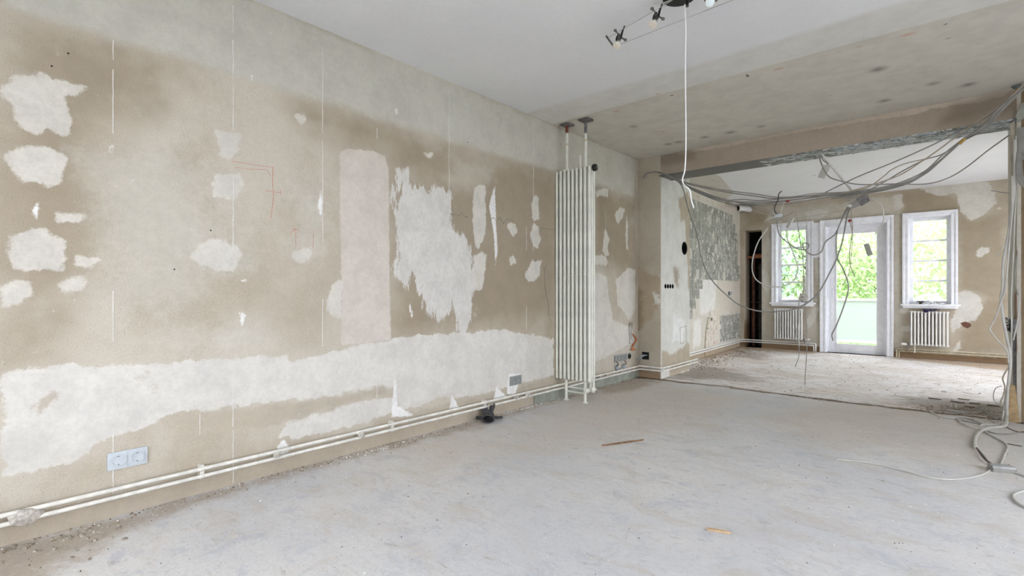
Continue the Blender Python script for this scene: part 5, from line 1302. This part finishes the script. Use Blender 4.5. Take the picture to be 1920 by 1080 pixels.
def rubble(name, label, spots_, mat, cat, seed):
    """spots_: (x, y, size, tall) chips of rubble, all in one heap object"""
    rr = random.Random(seed); mb = MB()
    for x, y, s, z in spots_:
        a = rr.uniform(0, 6.28); n = rr.choice((4, 5, 5, 6)); h = s * rr.uniform(.25, .7)
        P = [(x + s * math.cos(a + 6.283 * k / n) * rr.uniform(.6, 1.2), y + s * math.sin(a + 6.283 * k / n) * rr.uniform(.45, 1.0)) for k in range(n)]
        tx, ty = rr.uniform(-.3, .3) * s, rr.uniform(-.3, .3) * s
        vs = [(p[0], p[1], z - .001) for p in P] + [(x + (p[0] - x) * .7 + tx, y + (p[1] - y) * .7 + ty, z + h * rr.uniform(.7, 1.2)) for p in P]
        mb.add(vs, [tuple(range(n))[::-1], tuple(range(n, 2 * n))] + [(i, (i + 1) % n, n + (i + 1) % n, n + i) for i in range(n)])
    o = build(name, mb, mat, smooth=False, fix=False); tag(o, label, cat, kind='stuff'); return o


M_chipw = simple('plaster_chip_white', (226, 224, 216), 0.95, var=0.1, scale=40); M_chipb = simple('rubble_brown', (158, 140, 118), 0.95, var=0.25, scale=40); M_chipd = simple('rubble_dark', (86, 74, 62), 0.95, var=0.3, scale=40)
g = random.Random(11)
def along_left(n, spread, s0, s1): return [(LX + .012 + abs(g.gauss(0, spread)), g.uniform(0, 5.5) ** 1.0, g.uniform(s0, s1), 0) for _ in range(n)]
rubble('plaster_rubble', 'white plaster crumbs strewn along the foot of the left wall', along_left(420, .06, .0015, .006) + [(LX + .03 + abs(g.gauss(0, .02)), g.gauss(3.45, .16), g.uniform(.004, .011), 0) for _ in range(90)] + [(LX + .05 + abs(g.gauss(0, .03)), g.gauss(1.95, .2), g.uniform(.003, .010), 0) for _ in range(60)], M_chipw, 'rubble', 1)
rubble('brown_rubble', 'brown mortar crumbs along the foot of the left wall', along_left(420, .045, .002, .009), M_chipb, 'rubble', 2)
rubble('floor_crumbs', 'tiny pale crumbs scattered over the front room floor', [(g.uniform(LX + .1, 2.0), g.uniform(.2, 5.6), g.uniform(.0015, .006), 0) for _ in range(1100)], M_chipw, 'crumbs', 3)
rubble('floor_grit', 'dark grit scattered over the front room floor', [(g.uniform(LX + .1, 2.0), g.uniform(.2, 5.6), g.uniform(.0015, .0045), 0) for _ in range(500)], M_chipd, 'grit', 4)
rubble('back_rubble', 'brown rubble over the back room floor along its left wall', [(B0.x + .03 + abs(g.gauss(0, .22)) + 0.0, g.uniform(6.7, 9.9), g.uniform(.003, .016), -.004) for _ in range(420)] + [(g.uniform(-2.7, .4), g.uniform(5.75, 9.8), g.uniform(.003, .010), -.004) for _ in range(420)], M_chipb, 'rubble', 5)
rubble('corner_debris', 'dark broken bits lying by the foot of the right jamb', [(g.gauss(.02, .18), g.gauss(5.75, .16), g.uniform(.003, .012), -.002) for _ in range(150)], M_chipb, 'debris', 6)
rubble('front_rubble', 'grey rubble heaped in the near left corner by the pipes', [(LX + .03 + abs(g.gauss(0, .16)), g.uniform(-.6, .55), g.uniform(.004, .016), 0) for _ in range(170)], simple('rubble_grey', (176, 166, 150), 0.95, var=0.25, scale=40), 'rubble', 7)
for k, (px, py, sx, lab) in enumerate([(8, 1005, .05, 'pale torn plaster scrap at the far left edge of the floor'), (24, 995, .045, 'grey broken plaster slab leaning at the far left corner'), (732, 850, .012, 'small white crumb cluster on the floor below the left wall'), (1080, 842, .012, 'lone white flake on the floor left of the wood splinter'), (1770, 735, .022, 'pale flake lying in the back room beside the threshold'), (1658, 903, .014, 'small grey lump on the floor in front of the long cable')]):
    p = on(px, py, z=0); o = build('plaster_scrap', crust((p.x, p.y, sx * .25), (sx, sx * .7, sx * .28), 60 + k), M_crust, angle=25); tag(o, lab, 'plaster')
M_slat = simple('dark_sliver', (112, 98, 82), 0.9, var=0.2)
for k, (px, py, L, lab) in enumerate([(1795, 754, .10, 'dark wood sliver on the back floor, left of the jamb tangle'), (1806, 749, .08, 'dark wood sliver furthest back near the jamb'), (1827, 757, .07, 'dark wood sliver midway in front of the jamb'), (1817, 763, .07, 'dark wood sliver just behind the threshold'), (1862, 761, .08, 'dark wood sliver closest to the jamb foot'), (1901, 835, .07, 'dark wood sliver on the front floor at the right edge'), (1752, 748, .09, 'dark wood sliver furthest left behind the threshold')]):
    p = on(px, py, z=0); a = random.uniform(-.35, .1); B8 = frame((p.x, p.y, 0), (math.cos(a), math.sin(a), 0), (-math.sin(a), math.cos(a), 0), Z)
    o = build('wood_sliver', MB().prism([(-L / 2, -.002), (L * .2, -.005), (L / 2, -.003), (L * .55, .002), (L * .1, .004), (-L * .45, .003)], -.002, .006, B8), M_slat, smooth=False); tag(o, lab, 'sliver', 'dark slivers by the threshold')

# on the right window sill and radiator
q = on(1726, 562, y=BY - .02); zs = 0.8405
r = empty('dark_bowl', (q.x, BY + .0, zs), 'dark shallow bowl on the right window sill', 'bowl')
build('bowl', MB().lathe([(.001, 0), (.022, 0), (.024, .006), (.016, .018), (.05, .036), (.066, .046), (.064, .048), (.04, .038), (.001, .024)], frame((q.x, BY - .01, zs), X, Y, Z), 20), simple('tarnished_metal', (92, 88, 76), 0.4, 0.5, var=0.3), r)
build('ladle_handle', MB().tube(catmull([(q.x + .03, BY - .01, zs + .035), (q.x + .07, BY, zs + .05), (q.x + .10, BY + .01, zs + .046)]), .005, 6), M_chrome, r)
foil = MB(); n = 15; rr = random.Random(5)
V = [(q.x + .07 + .24 * i / (n - 1), BY - .055 + .11 * j / (n - 1), zs + .002 + rr.random() ** 2 * .045 * math.sin(math.pi * i / (n - 1)) ** .6 * math.sin(math.pi * (j + .5) / n)) for j in range(n) for i in range(n)]
foil.add(V, [(j * n + i, j * n + i + 1, (j + 1) * n + i + 1, (j + 1) * n + i) for j in range(n - 1) for i in range(n - 1)])
o = build('crumpled_film', foil, simple('clear_film', (214, 216, 216), 0.2, 0.3, var=0.2, scale=40), smooth=False, fix=False); tag(o, 'crumpled shiny plastic film on the right window sill', 'film')
rag = MB(); nx_, ny_ = 18, 8; V = []
for j in range(ny_):
    for i in range(nx_):
        x = -.36 + .19 * i / (nx_ - 1); t = j / (ny_ - 1)
        yv = BY - .03 - .105 * t; zv = .762 + .004 * math.sin(i * 1.1) - max(0, t - .75) * .13 * (1 + .5 * math.sin(i * .7)) * (1.0 if i < 9 else .35)
        V.append((x, yv, zv))
rag.add(V, [(j * nx_ + i, j * nx_ + i + 1, (j + 1) * nx_ + i + 1, (j + 1) * nx_ + i) for j in range(ny_ - 1) for i in range(nx_ - 1)])
o = build('purple_rag', rag, simple('purple_cloth', (62, 52, 92), 0.9, var=0.25, scale=40), fix=False, angle=80); tag(o, 'dark purple rag draped over the top of the right radiator', 'rag')
md = o.modifiers.new('thick', 'SOLIDIFY'); md.thickness = .004; md.offset = 1

# ================================================================== OUTSIDE
m = Mat('lawn', 0.95); M_lawn = m.done(m.mix(m.mr(m.noise(2, 5), .4, .6), (96, 118, 66), (126, 140, 84)))
o = build('garden_ground', MB().box((-40, 11.8, -.75), (40, 45, -.7)), M_lawn, smooth=False); tag(o, kind='structure')
M_bounce = simple('pale_bounce_ground', (206, 205, 202), 0.9, var=0.08, scale=3)
o = build('bounce_ground', MB().box((-40, -40, -.75), (40, 11.8, -.7)), M_bounce, smooth=False); tag(o, kind='structure')  # unseen pale ground, added to bounce neutral light into the rooms
M_conc = simple('balcony_concrete', (196, 194, 188), 0.9, var=0.1, scale=6)
o = build('balcony_floor', MB().box((-3.6, BY + .33, -.16), (1.2, 11.75, -.03)), M_conc, smooth=False); tag(o, kind='structure')
r = empty('balcony_railing', (-1.2, 11.6, -.03), 'balcony railing with frosted pale green glass panels and white rail', 'railing')
build('top_rail', MB().bbox((-3.5, 11.57, .86), (1.1, 11.63, .895), .006), M_paint, r)
build('bottom_rail', MB().bbox((-3.5, 11.58, .06), (1.1, 11.62, .10), .006), M_paint, r)
for x in (-3.48, -2.35, -1.78, -.55, .02, 1.08): build('post', MB().bbox((x - .02, 11.58, -.03), (x + .02, 11.62, .87), .004), M_paint, r)
for a, b in ((-3.46, -2.37), (-2.33, -1.8), (-1.76, -.57), (-.53, .0), (.04, 1.06)): build('glass_panel', MB().box((a, 11.594, .105), (b, 11.606, .855)), M_frost, r, smooth=False)
M_gard = simple('garden_chair_white', (236, 238, 240), 0.5)
ch = empty('garden_chair', (-.33, 11.0, -.03), 'white garden chair with a rounded back outside the right window', 'chair')
arc = [(-.33 + .27 * math.cos(t), 11.22, .58 + .40 * math.sin(t)) for t in [math.pi * k / 16 for k in range(17)]]
build('back_frame', MB().tube([(-.06, 11.20, .38)] + arc + [(-.60, 11.20, .38)], .022, 10), M_gard, ch)
for k in range(5):
    x = -.33 + (k - 2) * .085; build('back_slat', MB().bbox((x - .02, 11.21, .40), (x + .02, 11.225, .58 + .39 * math.sin(math.acos((x + .33) / .27))), .004), M_gard, ch)
build('seat', MB().bbox((-.60, 10.78, .36), (-.06, 11.23, .395), .012), M_gard, ch)
for x in (-.57, -.09):
    for y in (10.81, 11.2): build('leg', MB().tube([(x, y, -.03), (x, y, .37)], .018, 8), M_gard, ch)


def leaf_mat(name, a, b):
    m = bpy.data.materials.new(name); m.use_nodes = True; t = m.node_tree; bs = t.nodes['Principled BSDF']; out = [n for n in t.nodes if n.type == 'OUTPUT_MATERIAL'][0]
    tc = t.nodes.new('ShaderNodeTexCoord'); nz = t.nodes.new('ShaderNodeTexNoise'); nz.inputs['Scale'].default_value = 3.5; nz.inputs['Detail'].default_value = 3
    t.links.new(tc.outputs['Object'], nz.inputs['Vector'])
    mx = t.nodes.new('ShaderNodeMix'); mx.data_type = 'RGBA'; mx.inputs[6].default_value = lin(a); mx.inputs[7].default_value = lin(b)
    mr = t.nodes.new('ShaderNodeMapRange'); mr.inputs[1].default_value = .38; mr.inputs[2].default_value = .62; t.links.new(nz.outputs[0], mr.inputs[0]); t.links.new(mr.outputs[0], mx.inputs[0])
    tr = t.nodes.new('ShaderNodeBsdfTranslucent'); ms = t.nodes.new('ShaderNodeMixShader'); ms.inputs[0].default_value = .4
    t.links.new(mx.outputs[2], bs.inputs['Base Color']); t.links.new(mx.outputs[2], tr.inputs[0]); bs.inputs['Roughness'].default_value = .6
    t.links.new(bs.outputs[0], ms.inputs[1]); t.links.new(tr.outputs[0], ms.inputs[2]); t.links.new(ms.outputs[0], out.inputs[0]); return m


LEAF = [leaf_mat('leaf_fresh', (160, 186, 128), (198, 214, 166)), leaf_mat('leaf_mid', (150, 176, 128), (188, 206, 160)), leaf_mat('leaf_blue', (158, 182, 172), (194, 212, 200))]  # greens paled so outdoor overexposure is put into the leaf colour
M_bark = simple('bark', (96, 82, 68), 0.95, var=0.3, scale=14, bump=0.5)


def tree(label, x, y, h, rx, rz, nleaf, mat, seed, cz=None, size=.07):
    r0 = np.random.default_rng(seed); base = -.7
    r = empty('garden_tree', (x, y, base), label, 'tree', 'trees behind the balcony')
    cz = cz if cz is not None else h - rz
    cl = r0.normal(size=(26, 3)); cl /= np.linalg.norm(cl, axis=1)[:, None]; cl *= r0.uniform(.35, .95, (26, 1)) * np.array([rx, rx * .8, rz])
    c = cl[r0.integers(0, 26, nleaf)] + r0.normal(size=(nleaf, 3)) * np.array([rx, rx, rz]) * .20 + np.array([x, y, cz])
    u = r0.normal(size=(nleaf, 3)); u /= np.linalg.norm(u, axis=1)[:, None]
    w = np.cross(u, r0.normal(size=(nleaf, 3))); w /= np.linalg.norm(w, axis=1)[:, None]
    s = (size * r0.uniform(.6, 1.3, nleaf))[:, None]
    o_ = np.array([x, y, base]); c = c - o_
    V = np.stack([c - u * s, c + w * s * .45, c + u * s, c - w * s * .45], 1).reshape(-1, 3)
    F = np.arange(nleaf * 4).reshape(-1, 4)
    me = bpy.data.meshes.new('crown'); me.from_pydata(V.tolist(), [], F.tolist()); me.materials.append(mat)
    o = bpy.data.objects.new('crown', me); link(o, r, (x, y, base)); tag(o, kind='stuff')
    mb = MB().tube([(x, y, base), (x + .05, y, cz * .5), (x, y + .05, cz)], .11, 8, r1=.05)
    for k in range(5):
        q = cl[k] * .7; mb.tube([(x, y, cz * .6), (x + q[0] * .5, y + q[1] * .5, cz * .8 + q[2] * .3), (x + q[0], y + q[1], cz + q[2])], .04, 6, r1=.012)
    build('trunk', mb, M_bark, r)


tree('bushy fresh green tree filling the balcony door glass', -1.3, 14.9, 4.6, 1.75, 2.4, 9000, LEAF[0], 1, 1.7)
tree('bluish green tree seen through the left window', -5.2, 15.0, 5.5, 1.8, 2.9, 9000, LEAF[2], 3, 2.0)
tree('broad tree at the right behind the garden chair', 2.6, 15.2, 4.6, 1.75, 2.4, 7000, LEAF[1], 4, 1.6)
tree('tall dim tree far behind the left window', -3.9, 20.0, 7.5, 2.6, 3.8, 9000, LEAF[1], 5, 2.8, .12)
tree('tall fresh tree far back behind the right window', 1.4, 20.0, 7.5, 2.6, 3.8, 9000, LEAF[0], 6, 2.8, .12)
